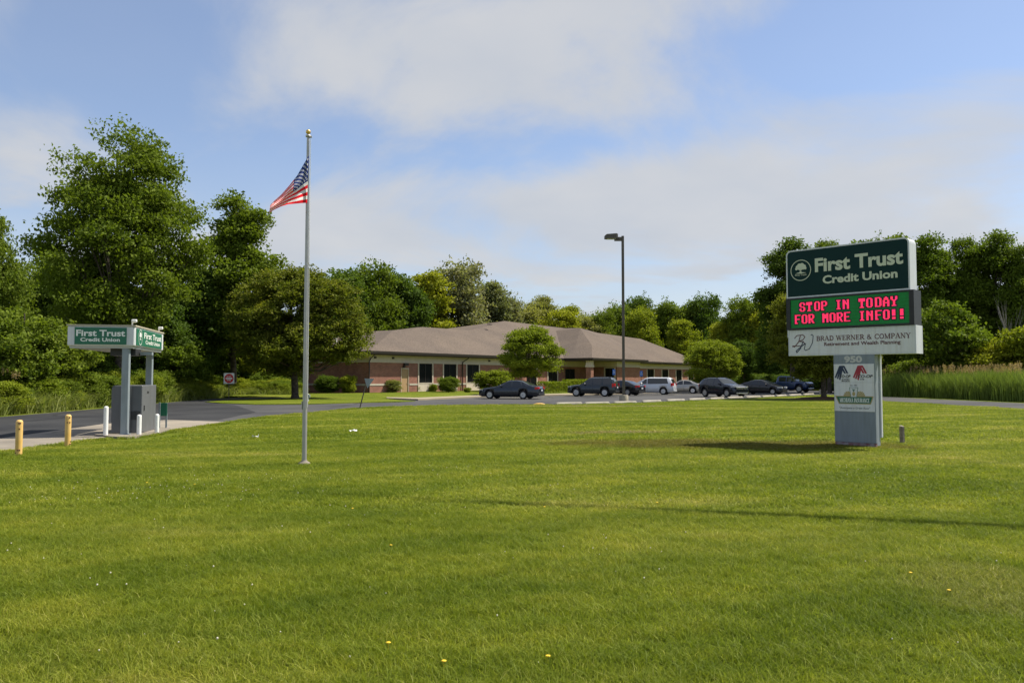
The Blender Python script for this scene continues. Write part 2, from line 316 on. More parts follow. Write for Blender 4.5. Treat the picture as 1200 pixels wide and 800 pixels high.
M['tail'] = mat('tail_lamp', (.55,.01,.01), .2)
M['lens'] = mat('head_lamp', (.6,.62,.63), .12, spec=.8)
M['plate'] = mat('licence_plate', (.55,.58,.62), .5)
M['stone'] = mat('limestone', (.50,.45,.37), .8, noise=.08, nscale=3)
M['cream'] = mat('cream_stucco', (.60,.51,.41), .85, noise=.06, nscale=2)
M['fascia'] = mat('dark_bronze_gutter', (.035,.027,.024), .5)
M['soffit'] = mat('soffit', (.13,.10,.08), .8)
M['tandoor'] = mat('tan_door', (.42,.27,.14), .6)
def shingle():
    m = mat('roof_shingles', (.2,.16,.14), .95, spec=.1); t = m.node_tree; b = t.nodes['Principled BSDF']
    tx = N(t, 'ShaderNodeTexCoord'); br = N(t, 'ShaderNodeTexNoise'); br.inputs['Scale'].default_value = 7; br.inputs['Detail'].default_value = 5; t.links.new(tx.outputs['Object'], br.inputs['Vector'])
    lg = N(t, 'ShaderNodeTexNoise'); lg.inputs['Scale'].default_value = .25; lg.inputs['Detail'].default_value = 4; t.links.new(tx.outputs['Object'], lg.inputs['Vector'])
    wv = N(t, 'ShaderNodeTexWave', wave_type='BANDS', bands_direction='Z'); wv.inputs['Scale'].default_value = 2.6; wv.inputs['Distortion'].default_value = .6; wv.inputs['Detail'].default_value = 2; t.links.new(tx.outputs['Object'], wv.inputs['Vector'])
    r1 = ramp(t, br.outputs[0], [(.3, (.092,.074,.060)), (.7, (.175,.142,.118))])
    r2 = ramp(t, lg.outputs[0], [(.3, (.88,.88,.9)), (.7, (1.1,1.08,1.05))])
    r3 = ramp(t, wv.outputs[0], [(0, (.88,.88,.88)), (.5, (1.03,1.03,1.03))])
    a = N(t, 'ShaderNodeMix', data_type='RGBA', blend_type='MULTIPLY'); a.inputs[0].default_value = 1; t.links.new(r1.outputs[0], a.inputs[6]); t.links.new(r2.outputs[0], a.inputs[7])
    c = N(t, 'ShaderNodeMix', data_type='RGBA', blend_type='MULTIPLY'); c.inputs[0].default_value = 1; t.links.new(a.outputs[2], c.inputs[6]); t.links.new(r3.outputs[0], c.inputs[7])
    t.links.new(c.outputs[2], b.inputs['Base Color']); return m
M['roof'] = shingle()
def brickmat():
    m = mat('red_brick', (.3,.12,.08), .9, spec=.15); t = m.node_tree; b = t.nodes['Principled BSDF']
    tx = N(t, 'ShaderNodeTexCoord'); sp = N(t, 'ShaderNodeSeparateXYZ'); t.links.new(tx.outputs['Object'], sp.inputs[0])
    ad = N(t, 'ShaderNodeMath', operation='ADD'); t.links.new(sp.outputs[0], ad.inputs[0]); t.links.new(sp.outputs[1], ad.inputs[1])
    cm = N(t, 'ShaderNodeCombineXYZ'); t.links.new(ad.outputs[0], cm.inputs[0]); t.links.new(sp.outputs[2], cm.inputs[1])
    br = N(t, 'ShaderNodeTexBrick'); br.inputs['Scale'].default_value = 1; br.inputs['Brick Width'].default_value = .30; br.inputs['Row Height'].default_value = .10; br.inputs['Mortar Size'].default_value = .012
    br.inputs['Color1'].default_value = (.33,.125,.085,1); br.inputs['Color2'].default_value = (.235,.085,.06,1); br.inputs['Mortar'].default_value = (.33,.25,.2,1)
    t.links.new(cm.outputs[0], br.inputs['Vector'])
    lg = N(t, 'ShaderNodeTexNoise'); lg.inputs['Scale'].default_value = 1.2; t.links.new(tx.outputs['Object'], lg.inputs['Vector'])
    r2 = ramp(t, lg.outputs[0], [(.3, (.85,.85,.85)), (.7, (1.12,1.1,1.1))])
    a = N(t, 'ShaderNodeMix', data_type='RGBA', blend_type='MULTIPLY'); a.inputs[0].default_value = 1; t.links.new(br.outputs[0], a.inputs[6]); t.links.new(r2.outputs[0], a.inputs[7])
    t.links.new(a.outputs[2], b.inputs['Base Color']); return m
M['brick'] = brickmat()
M['L_oak'] = leafmat('oak_leaves', (0.067,0.112,0.012), (0.120,0.159,0.017))
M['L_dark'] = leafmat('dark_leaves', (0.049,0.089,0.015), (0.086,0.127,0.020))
M['L_mid'] = leafmat('mid_green_leaves', (0.084,0.129,0.015), (0.146,0.184,0.022))
M['L_yellow'] = leafmat('yellow_green_leaves', (0.150,0.197,0.015), (0.250,0.254,0.022))
M['L_silver'] = leafmat('silver_green_leaves', (0.142,0.157,0.062), (0.250,0.235,0.111), c3=(.26,.30,.18))
M['L_maple'] = leafmat('maple_leaves', (0.080,0.112,0.012), (0.142,0.159,0.020), scale=1.2, c3=(.32,.30,.05))
M['L_bush'] = leafmat('bush_leaves', (0.124,0.177,0.015), (0.208,0.235,0.022), scale=1.5)
M['L_pale'] = leafmat('pale_green_leaves', (0.166,0.184,0.055), (0.257,0.248,0.074))

def streaks(m, amt=.8):
    t = m.node_tree; b = t.nodes['Principled BSDF']; inp = b.inputs['Base Color']
    tx = N(t,'ShaderNodeTexCoord'); mp_ = N(t,'ShaderNodeMapping'); mp_.inputs['Scale'].default_value = (9,9,.7); t.links.new(tx.outputs['Object'], mp_.inputs[0])
    nz = N(t,'ShaderNodeTexNoise'); nz.inputs['Scale'].default_value = 1.6; nz.inputs['Detail'].default_value = 6; t.links.new(mp_.outputs[0], nz.inputs['Vector'])
    r1 = ramp(t, nz.outputs[0], [(.3, (amt,amt*.98,amt*.94)), (.55, (1,1,1))])
    x1 = N(t,'ShaderNodeMix',data_type='RGBA',blend_type='MULTIPLY'); x1.inputs[0].default_value = 1
    if inp.links: t.links.new(inp.links[0].from_socket, x1.inputs[6])
    else: x1.inputs[6].default_value = inp.default_value
    t.links.new(r1.outputs[0], x1.inputs[7]); t.links.new(x1.outputs[2], inp)
for k_ in ('white_metal','bluegrey','sign_white','grey_metal','atm','white'): streaks(M[k_], .89)

# ================================================================ SETTING
def sheet(name, pts, z, m, label=None, kind='structure'):
    import bmesh
    bm = bmesh.new(); vs = [bm.verts.new((p[0], p[1], z)) for p in pts]; f = bm.faces.new(vs)
    bmesh.ops.recalc_face_normals(bm, faces=[f])
    if f.normal.z < 0: f.normal_flip()
    bmesh.ops.triangulate(bm, faces=[f])
    me = bpy.data.meshes.new(name); bm.to_mesh(me); bm.free(); me.materials.append(m)
    o = bpy.data.objects.new(name, me); C.objects.link(o); o['kind'] = kind
    if label: o['label'] = label
    return o
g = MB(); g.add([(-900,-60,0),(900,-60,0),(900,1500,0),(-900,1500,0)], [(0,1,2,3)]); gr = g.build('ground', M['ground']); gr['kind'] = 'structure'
near_edge = [(-260,550),(0,514),(121,497),(198,492),(264,494.6),(300,490),(327,487),(360,484),(400,480),(420,478),(467,476),(533,474.3),(640,474),(690,473.6),(752,472),(807,469.6),(874,466.8),(920,464.6),(970,462.6),(990,463.2),(1010,466),(1030,469.2),(1090,472.7),(1200,478.5),(1420,491)]
far_edge = [(1420,482),(1200,472.4),(1090,467.5),(1030,464.5),(1000,461.0),(980,458),(940,456),(880,456),(800,459),(700,462.6),(640,463.8),(563,465.4),(490,469.2),(453,467.8),(400,467),(330,466),(290,465.6),(250,467),(198,471.4),(132,477.5),(0,488.5),(-260,510)]
asph = sheet('driveway_and_parking_lot', [G(*p) for p in near_edge + far_edge], .008, M['asphalt'])
# darker sealed asphalt lane on the left, over the older surface
sheet('driveway_lane', [G(*p) for p in [(-255,549),(0,513.6),(121,496.7),(198,491.7),(255,492.4),(300,483),(275,474.5),(243,471.6),(235,468.6),(198,471.8),(132,477.9),(0,488.9),(-255,510)]], .012, M['asphalt_new'])
sheet('concrete_apron', [G(*p) for p in [(-260,580),(0,530.5),(50,523),(104,515),(160,509),(198,505),(240,498),(265,494.6),(198,492),(121,497),(0,514),(-260,550)]], .016, M['concrete'])
# raised grass island with kerb
def raised(name, pts, z, m, mk=None):
    b = MB(); n = len(pts)
    b.add([(p[0],p[1],z) for p in pts] , [tuple(range(n))]); b.add([(p[0],p[1],z) for p in pts]+[(p[0],p[1],0) for p in pts], [(i,(i+1)%n,n+(i+1)%n,n+i) for i in range(n)], 1 if mk else 0)
    o = b.build(name, [m, mk] if mk else m); fix_normals(o); o['kind'] = 'structure'; return o
isl = [G(*p) for p in [(240,471.3),(262,473),(300,474.3),(360,474),(417,472.3),(470,471.2),(487,470.3),(468,469.2),(447,467.2),(400,466.2),(340,466.6),(285,468.6)]]
raised('grass_island', isl, .05, M['ground'])
# building lawn: rises gently to the building
BO = Vector((-14.0, 77.0, 0)); BU = Vector((.583,.8125,0)).normalized(); BN = Vector((BU.y,-BU.x,0)); BROT = math.atan2(BU.y, BU.x)
def B(s, t, z=0): return BO + BU*s + BN*t + Vector((0,0,z))
lawnb = MB()
front = [G(330,465.7),G(400,466),G(453,467),G(490,468.4),G(563,464.9),G(640,463.3),G(700,462.1),G(745,460.6),G(800,458.6)]
back = [B(-16,-4,.2),B(-9,.0,.22),B(-3,1,.23),B(0,1,.23),B(12,2,.23),B(26,2,.23),B(36,6,.2),B(46,6,.15),B(60,3,.15)]
vs = [tuple(Vector((p.x,p.y,.03))) for p in front] + [tuple(p) for p in back]; k = len(front)
lawnb.add(vs, [(i,i+1,k+i+1,k+i) for i in range(k-1)])
lawnb.add([tuple(B(-18,-4,.2)), tuple(B(90,-3,.2)), tuple(B(90,4,.16)), tuple(B(60,3.2,.16)), tuple(B(46,6.2,.16)), tuple(B(36,6.2,.2)), tuple(B(26,2,.235)),tuple(B(-3,1,.235))], [(0,1,2,3,4,5,6,7)])
o = lawnb.build('building_lawn', M['ground']); fix_normals(o); o['kind'] = 'structure'
# pavement + kerb strip between the building lawn and the parking lot
pk = [(453,467.8),(490,469.2),(563,465.6),(640,464.0),(700,462.8),(745,461.2),(800,459.2)]
pf = [(800,458.3),(745,460.2),(700,461.5),(640,462.7),(563,464.3),(490,467.4),(453,466.8)]
raised('pavement', [G(*p) for p in pk + pf], .12, M['kerb'])
# painted bay lines on the lot
bl = MB()
for (px, py) in [(622,466.6),(650,466),(715,464.6),(742,463.6),(768,462.9),(795,462.2),(822,461.6)]:
    a = G(px, py); d = Vector((-.92,.39,0)); w = Vector((-d.y,d.x,0))*.05
    bl.add([tuple(a+w),tuple(a-w),tuple(a+d*4.6-w),tuple(a+d*4.6+w)], [(0,1,2,3)])
o = bl.build('bay_lines', mat('faded_yellow_line', (.42,.36,.16), .9)); o.location.z = .013; o['kind'] = 'structure'

# ================================================================ BANK BUILDING
bank = thing('bank_building', 'long single storey red brick office with brown hipped roof and entrance porch', 'building', BO, BROT)
BRK = MB()
ZB, ZF, ZE = 3.24, 3.95, 4.30     # brick top, frieze top / soffit, gutter top
def wseg(mb, a, b, along, off, z0, z1, th=.3, m=0, sgn=1):
    # a wall piece; along='s': runs in s at t=off (outer face), along='t': runs in t at s=off (outer face)
    if along == 's': mb.box(a, b, -off, -off + th, z0, z1, m)
    else: mb.box(off, off + th, -b, -a, z0, z1, m)
def run(a, b, along, off, ops, mb=BRK):
    x = a
    for (o0, o1, z0, z1) in sorted(ops):
        if o0 > x: wseg(mb, x, o0, along, off, -.1, ZB)
        if z0 > -.1: wseg(mb, o0, o1, along, off, -.1, z0)
        if z1 < ZB: wseg(mb, o0, o1, along, off, z1, ZB)
        x = o1
    if b > x: wseg(mb, x, b, along, off, -.1, ZB)
left_win = [(7.15,9.25),(11.15,13.3),(15.2,17.4)]
mid_win = [(26.7,29.4),(32.1,34.4)]
ops = [(4.45,5.6,.15,2.72)] + [(a,b,.25,3.2) for a,b in left_win] + [(a,b,.6,3.1) for a,b in mid_win] + [(36.4,38.9,.15,2.9)]
run(0, 43.2, 's', 0, ops)
wseg(BRK, -15.7, -.302, 't', 0, -.1, ZB)                            # left end wall (butts the front wall)
run(43.2+.002, 50.3, 's', 4.3, [])                                  # projecting block
run(.302, 4.0, 't', 43.2, [(2.35,3.95,.15,3.05)])                   # its side wall by the entrance
right_win = [(61.5,64),(67.1,69.6),(72.8,75.2),(78,80.4)]
run(50.3, 84, 's', 0, [(a,b,.9,3.1) for a,b in right_win])
BRK.box(50.0, 50.3, -3.998, -.3, -.1, ZB)
BRK.box(83.7, 84, .302, 15.7, -.1, ZB); BRK.box(0, 84, 15.702, 16, -.1, ZB)
BRK.cyl((24.9,-.35,-.1), (24.9,-.35,ZB), 1.0, n=24)                 # rounded brick bay
BRK.build('wall', M['brick'], bank)
FR = MB()
FR.box(-.02, 43.1, -.02, .25, ZB, ZF); FR.box(-.02,.25,.252,15.9,ZB,ZF); FR.box(43.12,50.35,-4.34,-4.0,ZB,ZF); FR.box(43.15,43.4,-3.99,-.03,ZB,ZF); FR.box(50.36,84.02,-.02,.25,ZB,ZF)
FR.box(50.1,50.34,-3.99,-.03,ZB,ZF); FR.box(83.8,84.02,.252,15.9,ZB,ZF)
FR.box(-.05, 43.08, -.06, -.022, ZB-.02, ZB+.10); FR.box(43.1,50.38,-4.40,-4.342,ZB-.02,ZB+.12); FR.box(50.4,84.05,-.06,-.022,ZB-.02,ZB+.10); FR.box(-.08,-.022,-.06,15.9,ZB-.02,ZB+.10)
FR.build('frieze', M['cream'], bank)
def band(a, b, cuts, z0=.92, z1=1.10):
    x = a
    for c0, c1 in cuts + [(b, b)]:
        if c0 > x: SB = MB(); SB.box(x, c0, -.035, -.002, z0, z1); SB.build('stone_band', M['stone'], bank)
        x = c1
band(.0, 43.1, [(4.35,5.7)] + [(a-.17,b+.17) for a,b in left_win] + [(23.85,25.95)] + [(a-.12,b+.12) for a,b in mid_win] + [(36.2,39.1)])
SB = MB(); SB.box(-.035,-.002,0,15.9,.92,1.10)
SB.build('stone_band', M['stone'], bank)
def window(a, b, z0, z1, t=0, panel=None, along='s', s=0, mull=True):
    f = MB(); w = .16
    zp = panel if panel is not None else z0
    f.box(a-w, a, -.06, .10, z0, z1+.02); f.box(b, b+w, -.06, .10, z0, z1+.02)
    f.box(a-w, b+w, -.06, .10, z1+.021, z1+.16) if z1 < 3.1 else None
    if zp > z0+.05: f.box(a, b, -.045, .10, z0, zp)
    f.box(a, b, -.07, .10, zp-.001, zp+.07)
    fo = f.build('window', M['cream'], bank)
    p = MB(); p.box(a+.002, b-.002, .055, .09, zp+.071, z1-.002); po = p.build('pane', M['glass'], fo)
    if mull:
        q = MB(); c = (a+b)/2; q.box(c-.03, c+.03, .02, .054, zp+.071, z1-.003); q.box(a+.003,a+.05,.02,.054,zp+.071,z1-.003); q.box(b-.05,b-.003,.02,.054,zp+.071,z1-.003); q.box(a+.051,b-.051,.02,.054,z1-.06,z1-.003)
        q.build('mullion', M['fascia'], fo)
    if along == 's': fo.location = (s, -t, 0)
    else: fo.location = (s, 0, 0); fo.rotation_euler = (0, 0, R(-90))
    return fo
for a, b in left_win: window(a, b, .25, 3.2, panel=1.1)
for a, b in mid_win: window(a, b, .6, 3.1)
for a, b in right_win: window(a, b, .9, 3.1)
# window + door unit on the block's side wall: runs along t -> local x = t
wn = window(2.4, 3.9, .15, 3.03, panel=.45, along='t', s=43.2)
D_ = MB(); D_.box(4.5,5.55,.05,.12,.15,2.6); dr = D_.build('door', M['tandoor'], bank)
q = MB(); q.box(4.45,4.499,-.03,.1,.15,2.7); q.box(5.551,5.6,-.03,.1,.15,2.7); q.box(4.5,5.55,-.03,.1,2.601,2.7); q.build('frame', M['cream'], dr)
q = MB(); q.cyl((5.4,.05,1.15),(5.4,-.02,1.15),.035); q.build('handle', M['alu'], dr)
q = MB(); q.box(4.75,5.3,-.30,-.02,2.95,3.2); q.box(4.65,4.85,-.25,-.03,2.75,2.94); q.build('wall_light', M['fascia'], bank)
q = MB(); q.box(36.45,38.85,.10,.14,.15,2.88); en = q.build('entrance_door', M['glass'], bank)
q = MB(); q.box(37.62,37.68,.05,.099,.15,2.88); q.box(36.4,36.449,-.02,.14,.15,2.9); q.box(38.851,38.9,-.02,.14,.15,2.9); q.build('frame', M['fascia'], en)
for s_ in (35.6,):
    q = MB(); q.box(s_-.36,s_+.36,-4.66,-3.94,-.1,3.1); co = q.build('column', M['brick'], bank)
    q = MB(); q.box(s_-.44,s_+.44,-4.74,-3.86,3.101,3.3); q.box(s_-.38,s_+.38,-4.68,-3.92,3.301,3.95); q.build('capital', M['cream'], co)
# roof
RF = MB()
pts = dict(E0=(-.8,.8,ZE), E1=(34.8,.8,ZE), V=(50.3,-10.3,9.12), A=(9.5,-6.07,7.05), Bq=(11.5,-6.07,7.05), Cq=(16.6,-8,7.86), Dq=(25.8,-8,7.9), Hc=(40.2,-13,10.2), Hr=(57.6,-13,10.0),
    Pc=(34.8,5.1,ZE), Pl=(34.8,.8,ZE), Pe=(51.3,5.1,ZE), Pw=(51.3,.8,ZE), K2=(40.0,2.1,6.2), K1=(39.3,-.06,5.98), F=(48.8,-5,9.3), H=(62.5,-8,8.9), Rr=(75.5,-8,8.8), Ee=(84.8,.8,ZE),
    BL=(-.8,-16.8,ZE), BR=(84.8,-16.8,ZE), Ab=(9.5,-11,7.05), Bb=(11.5,-11,7.05), Cb=(16.6,-9,7.86), Db=(25.8,-9,7.9), Rb=(75.5,-9,8.8))
key = list(pts); vl = [(p[0],-p[1],p[2]) for p in pts.values()]; ix = {k_:i for i,k_ in enumerate(key)}
def tri(*ks): return tuple(ix[k_] for k_ in ks)
RF.add(vl, [tri('E0','Bq','A'), tri('E0','E1','Bq'), tri('E1','Cq','Bq'), tri('E1','Dq','Cq'), tri('E1','Hc','Dq'),
    tri('E1','V','Hc'), tri('Hc','V','Hr'), tri('V','F','Hr'), tri('F','H','Hr'),
    tri('Pl','Pc','K2'), tri('Pl','K2','K1'), tri('Pl','K1','V'), tri('K1','F','V'), tri('Pc','Pe','K2'), tri('K2','Pe','F'), tri('K2','F','K1'), tri('Pe','H','F'), tri('Pe','Pw','H'),
    tri('Pw','Ee','H'), tri('Ee','Rr','H'), tri('H','Rr','Hr'), tri('Ee','BR','Rb','Rr'), tri('E0','A','Ab','BL'), tri('A','Bq','Bb','Ab'), tri('Bq','Cq','Cb','Bb'), tri('Cq','Dq','Db','Cb'),
    tri('Dq','Hc','Db'), tri('BL','Ab','Bb'), tri('BL','Bb','Cb'), tri('BL','Cb','Db'), tri('BL','Db','Hc'), tri('BL','Hc','Hr'), tri('BL','Hr','BR'), tri('Hr','Rb','BR'), tri('Hr','Rr','Rb')])
RF.build('roof', M['roof'], bank)
FA = MB()
def fas(s0,t0,s1,t1):
    a = Vector((s0,-t0,0)); b = Vector((s1,-t1,0)); d = (b-a).normalized(); n_ = Vector((d.y,-d.x,0))*.09
    r = [[a+Vector((0,0,ZE-.27)), a+n_+Vector((0,0,ZE-.24)), a+n_*1.4+Vector((0,0,ZE+.01)), a+Vector((0,0,ZE+.01))],[b+Vector((0,0,ZE-.27)), b+n_+Vector((0,0,ZE-.24)), b+n_*1.4+Vector((0,0,ZE+.01)), b+Vector((0,0,ZE+.01))]]
    FA.loft(r)
fas(-.8,.8,34.7,.8); fas(-.8,-16.8,-.8,.8); fas(34.8,.9,34.8,5.1); fas(34.8,5.1,51.3,5.1); fas(51.3,5.1,51.3,.9); fas(51.4,.8,84.8,.8); fas(84.8,.8,84.8,-16.8)
FA.build('gutter', M['fascia'], bank)
SO = MB()
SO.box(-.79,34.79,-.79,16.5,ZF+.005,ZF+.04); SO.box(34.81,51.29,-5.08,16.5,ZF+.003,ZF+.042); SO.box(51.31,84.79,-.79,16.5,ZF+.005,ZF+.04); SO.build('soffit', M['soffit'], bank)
DS = MB(); DS.tube([(14.6,-.8,ZE-.2),(14.6,-.75,3.9),(14.3,-.12,3.45),(14.3,-.12,.2)], .06); DS.build('downspout', M['fascia'], bank)
DS = MB(); DS.tube([(.08,-.8,ZE-.2),(.08,-.12,3.6),(-.1,-.1,3.3),(-.1,-.1,.2)], .055); DS.build('downspout', M['fascia'], bank)
for i, s_ in enumerate((1.2, 3.0)):
    q = MB(); z0 = 4.9+i*.3; q.tube([(s_,6.2,z0-.4),(s_,6.2,z0+.9),(s_-.1,6.1,z0+1.1),(s_-.4,5.95,z0+1.1),(s_-.5,5.9,z0+.85)], .11); q.build('vent_pipe', M['white'], bank)
q = MB(); q.box(30.2,30.8,8.2,8.6,8.9,9.0); q.build('roof_vent', M['fascia'], bank)
for s_ in (.6, 3.1, 19.2):
    q = MB(); q.box(s_,s_+.22,-.16,-.02,3.6,3.78); q.build('security_light', M['fascia'], bank)

# ================================================================ TREES
rng = np.random.default_rng(11)
def leaf_obj(name, cen, size, mat_, up=.7, aspect=.62, seed=1, clump=None, link=True):
    r = np.random.default_rng(seed); n = len(cen)
    nrm = r.normal(size=(n,3)); nrm /= np.linalg.norm(nrm,axis=1)[:,None]; nrm[:,2] += up; nrm /= np.linalg.norm(nrm,axis=1)[:,None]
    h = r.normal(size=(n,3)); a = np.cross(nrm,h); a /= np.linalg.norm(a,axis=1)[:,None]; b = np.cross(nrm,a)
    s = size*(.6+.8*r.random(n))[:,None]*.5
    fold = nrm*s*.35
    v = np.stack([cen-a*s, cen-b*s*aspect+fold, cen+a*s, cen+b*s*aspect+fold],1).reshape(-1,3).astype(np.float32)
    me = bpy.data.meshes.new(name); me.vertices.add(4*n); me.vertices.foreach_set('co', v.ravel())
    me.loops.add(4*n); me.loops.foreach_set('vertex_index', np.arange(4*n,dtype=np.int32))
    me.polygons.add(n); me.polygons.foreach_set('loop_start', np.arange(0,4*n,4,dtype=np.int32))
    me.update(calc_edges=True)
    t = r.random(n)**3
    if clump is not None: t = np.clip(t*.6 + clump*.6, 0, 1)
    at = me.attributes.new('tint','FLOAT','FACE'); at.data.foreach_set('value', t.astype(np.float32))
    me.materials.append(mat_)
    o = bpy.data.objects.new(name, me)
    if link: C.objects.link(o)
    return o
def unit(r, n):
    d = r.normal(size=(n,3)); return d/np.linalg.norm(d,axis=1)[:,None]
def crown_points(seed, Rx, z0, z1, nl, lr, nc, nleaf, cr, prof=1.0, shell=.55, flat=.75):
    """lobes inside an uneven envelope -> clumps on each lobe -> leaves in each clump"""
    r = np.random.default_rng(seed); H = (z1-z0)/2; zc_ = (z0+z1)/2
    d = unit(r, nl); k = shell + (1-shell)*r.random(nl)**.6
    wob = 1 + .16*np.sin(3*np.arctan2(d[:,1],d[:,0])+seed) + .1*np.sin(5*d[:,2]+seed)
    L = np.stack([d[:,0]*(Rx-lr*.8)*k*wob, d[:,1]*(Rx-lr*.8)*k*wob, zc_ + d[:,2]*(H-lr*.6)*k],1)
    zz = (L[:,2]-z0)/(z1-z0); narrow = 1 - prof*np.clip(zz-.45,0,1)*.75
    L[:,0] *= narrow; L[:,1] *= narrow
    LR = lr*(.6+.8*r.random(nl))
    cc_, tt = [], []
    cd = unit(r, nl*nc); cd[:,2] = np.where(cd[:,2] < -.3, -cd[:,2], cd[:,2])
    base = np.repeat(L, nc, 0); rad = np.repeat(LR, nc)*(.55+.5*r.random(nl*nc) + np.where(r.random(nl*nc) > .9, .5*r.random(nl*nc), 0))
    cl = base + cd*rad[:,None]*np.array([1,1,flat])
    n = len(cl); leaf = np.repeat(cl, nleaf, 0) + r.normal(size=(n*nleaf,3))*cr*np.array([1,1,.55])
    ct = np.repeat((r.random(n)**2)*np.clip(.4+cd[:,2],0,1), nleaf)
    return L, LR, leaf, ct
def trunk_mesh(seed, H, r0, L, nlimb=14, start=.25, link=None):
    r = random.Random(seed); b = MB()
    pts = [Vector((0,0,-.15))]; rr = [r0*1.5]
    steps = 8; x = y = 0
    for i in range(1, steps+1):
        f = i/steps; x += r.uniform(-.02,.02)*H; y += r.uniform(-.02,.02)*H
        pts.append(Vector((x*f, y*f, H*.88*f))); rr.append(r0*(1-.85*f) + .02)
    pts.insert(1, Vector((0,0,.35))); rr.insert(1, r0)
    b.tube(pts, rr, 10)
    idx = list(range(len(L))); r.shuffle(idx)
    for j in idx[:nlimb]:
        e = Vector(L[j]); f = max(start, min(.85, (e.z/H)-.18-.1*r.random())); q = f*steps; i0 = int(q); 
        s = Vector((x*f*f*.8, y*f*f*.8, H*.88*f)); rs = (r0*(1-.85*f))*.55
        m1 = s.lerp(e,.5) + Vector((0,0,-.04*H)) + Vector((r.uniform(-.3,.3),r.uniform(-.3,.3),0))
        b.tube([s, s.lerp(m1,.5), m1, m1.lerp(e,.6), e], [rs, rs*.8, rs*.6, rs*.35, rs*.15], 6)
        for _ in range(2):
            e2 = e + Vector((r.uniform(-1,1),r.uniform(-1,1),r.uniform(0,1)))*H*.05
            b.tube([m1, m1.lerp(e2,.5)+Vector((0,0,.1)), e2], [rs*.35, rs*.22, rs*.08], 5)
    return b
VAR = {}
def variant(key_, seed, H, Rx, zb, nl, lr, nc, nleaf, cr, leaf, r0, **kw):
    nlimb = kw.pop('nlimb', 14); up = kw.pop('up', .7)
    L, LR, pts_, ct = crown_points(seed, Rx, zb, H, nl, lr, nc, nleaf, cr, **kw)
    pts_ = pts_[pts_[:,2] > .15]; ct = ct[:len(pts_)]
    c = leaf_obj('crown', pts_, leaf, M['L_mid'], up=up, seed=seed, clump=ct, link=False)
    t = trunk_mesh(seed, H, r0, L, nlimb)
    tm = t.build('trunk', M['bark']); C.objects.unlink(tm)
    VAR[key_] = (H, Rx, c, tm)
variant('oak', 3, 19, 6.8, 1.6, 120, 1.7, 30, 20, .34, .25, .38, nlimb=30, prof=.42, shell=.35)
variant('oak2', 5, 16, 5.6, 1.4, 84, 1.6, 26, 20, .38, .29, .32, nlimb=20, prof=.6, shell=.35)
variant('tall', 8, 16, 3.6, 1.8, 78, 1.1, 26, 20, .3, .25, .24, nlimb=20, prof=.6, shell=.3)
variant('mid', 13, 15, 5.0, .8, 80, 1.6, 22, 18, .42, .38, .28, nlimb=12, prof=.5, shell=.4)
variant('mid2', 21, 15, 4.4, .6, 76, 1.4, 22, 18, .40, .36, .26, nlimb=12, prof=.8, shell=.4)
variant('mid3', 34, 15, 5.6, 1.0, 62, 2.0, 24, 18, .45, .38, .28, nlimb=12, prof=.3, shell=.4)
variant('spire', 41, 15, 3.4, .6, 60, 1.1, 22, 18, .34, .34, .22, nlimb=10, prof=1.2, shell=.35)
variant('maple', 55, 10.8, 5.4, .9, 215, 1.05, 26, 22, .20, .19, .27, nlimb=26, prof=.5, shell=.5)
variant('round', 60, 6.2, 3.3, .35, 110, .85, 24, 20, .15, .15, .14, nlimb=20, prof=.35, shell=.75)
variant('loose', 66, 7, 3.4, 1.1, 84, .8, 22, 20, .17, .16, .13, nlimb=18, prof=.5, shell=.6, flat=.55)
variant('sapling', 71, 6, 2.6, .4, 30, .85, 20, 18, .22, .22, .09, nlimb=10, prof=.6)
variant('shrub', 80, 2.0, 1.15, -.15, 70, .36, 20, 16, .08, .085, .04, nlimb=8, prof=.15, shell=.75, flat=1.0)
_first = set()
def tree(name, label, cat, px, ptop, D, var, lm, wid=1.0, group=None, rz=None, X=None, base=0, H=None, bark=None):
    if H is None: H = P(px, ptop, D).z - base
    x = P(px, 443, D).x if X is None else X
    h0, r0, c, t = VAR[var]; s = H/h0
    root = thing(name, label, cat, (x, D, base), random.uniform(0,6.28) if rz is None else rz, group)
    root.scale = (s*wid, s*wid, s)
    cc_ = c.copy(); tt = t.copy(); C.objects.link(cc_); C.objects.link(tt)
    cc_.parent = root; tt.parent = root; cc_.name = 'crown' if cat != 'shrub' else 'foliage'; tt.name = 'trunk' if cat != 'shrub' else 'stem'
    cc_.material_slots[0].link = 'OBJECT'; cc_.material_slots[0].material = M[lm]
    if bark: tt.material_slots[0].link = 'OBJECT'; tt.material_slots[0].material = M[bark]
    return root
GW = 'trees along the edge of the left wood'
tree('oak_tree','tallest tree of the picture, broad dark green crown above the drive-up kiosk','tree',140,146,52,'oak','L_oak',.86,GW,rz=.6)
tree('forest_tree','tall slender tree with open crown standing right of the tallest tree','tree',274,224,70,'tall','L_oak',1.0,GW)
tree('forest_tree','tree cut by the left edge of the picture with lighter top branches','tree',-14,244,42,'oak2','L_mid',.62,GW)
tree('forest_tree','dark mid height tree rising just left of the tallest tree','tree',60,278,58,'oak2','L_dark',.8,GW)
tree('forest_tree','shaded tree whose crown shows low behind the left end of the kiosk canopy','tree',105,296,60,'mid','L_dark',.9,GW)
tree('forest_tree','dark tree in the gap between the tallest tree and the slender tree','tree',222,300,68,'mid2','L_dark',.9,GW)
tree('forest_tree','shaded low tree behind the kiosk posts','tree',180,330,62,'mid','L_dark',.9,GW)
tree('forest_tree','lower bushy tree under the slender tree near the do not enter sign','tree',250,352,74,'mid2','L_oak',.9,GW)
tree('young_tree','bright young tree filling the low left margin above the roadside brush','tree',22,352,40,'sapling','L_mid',.95,'young trees under the left wood')
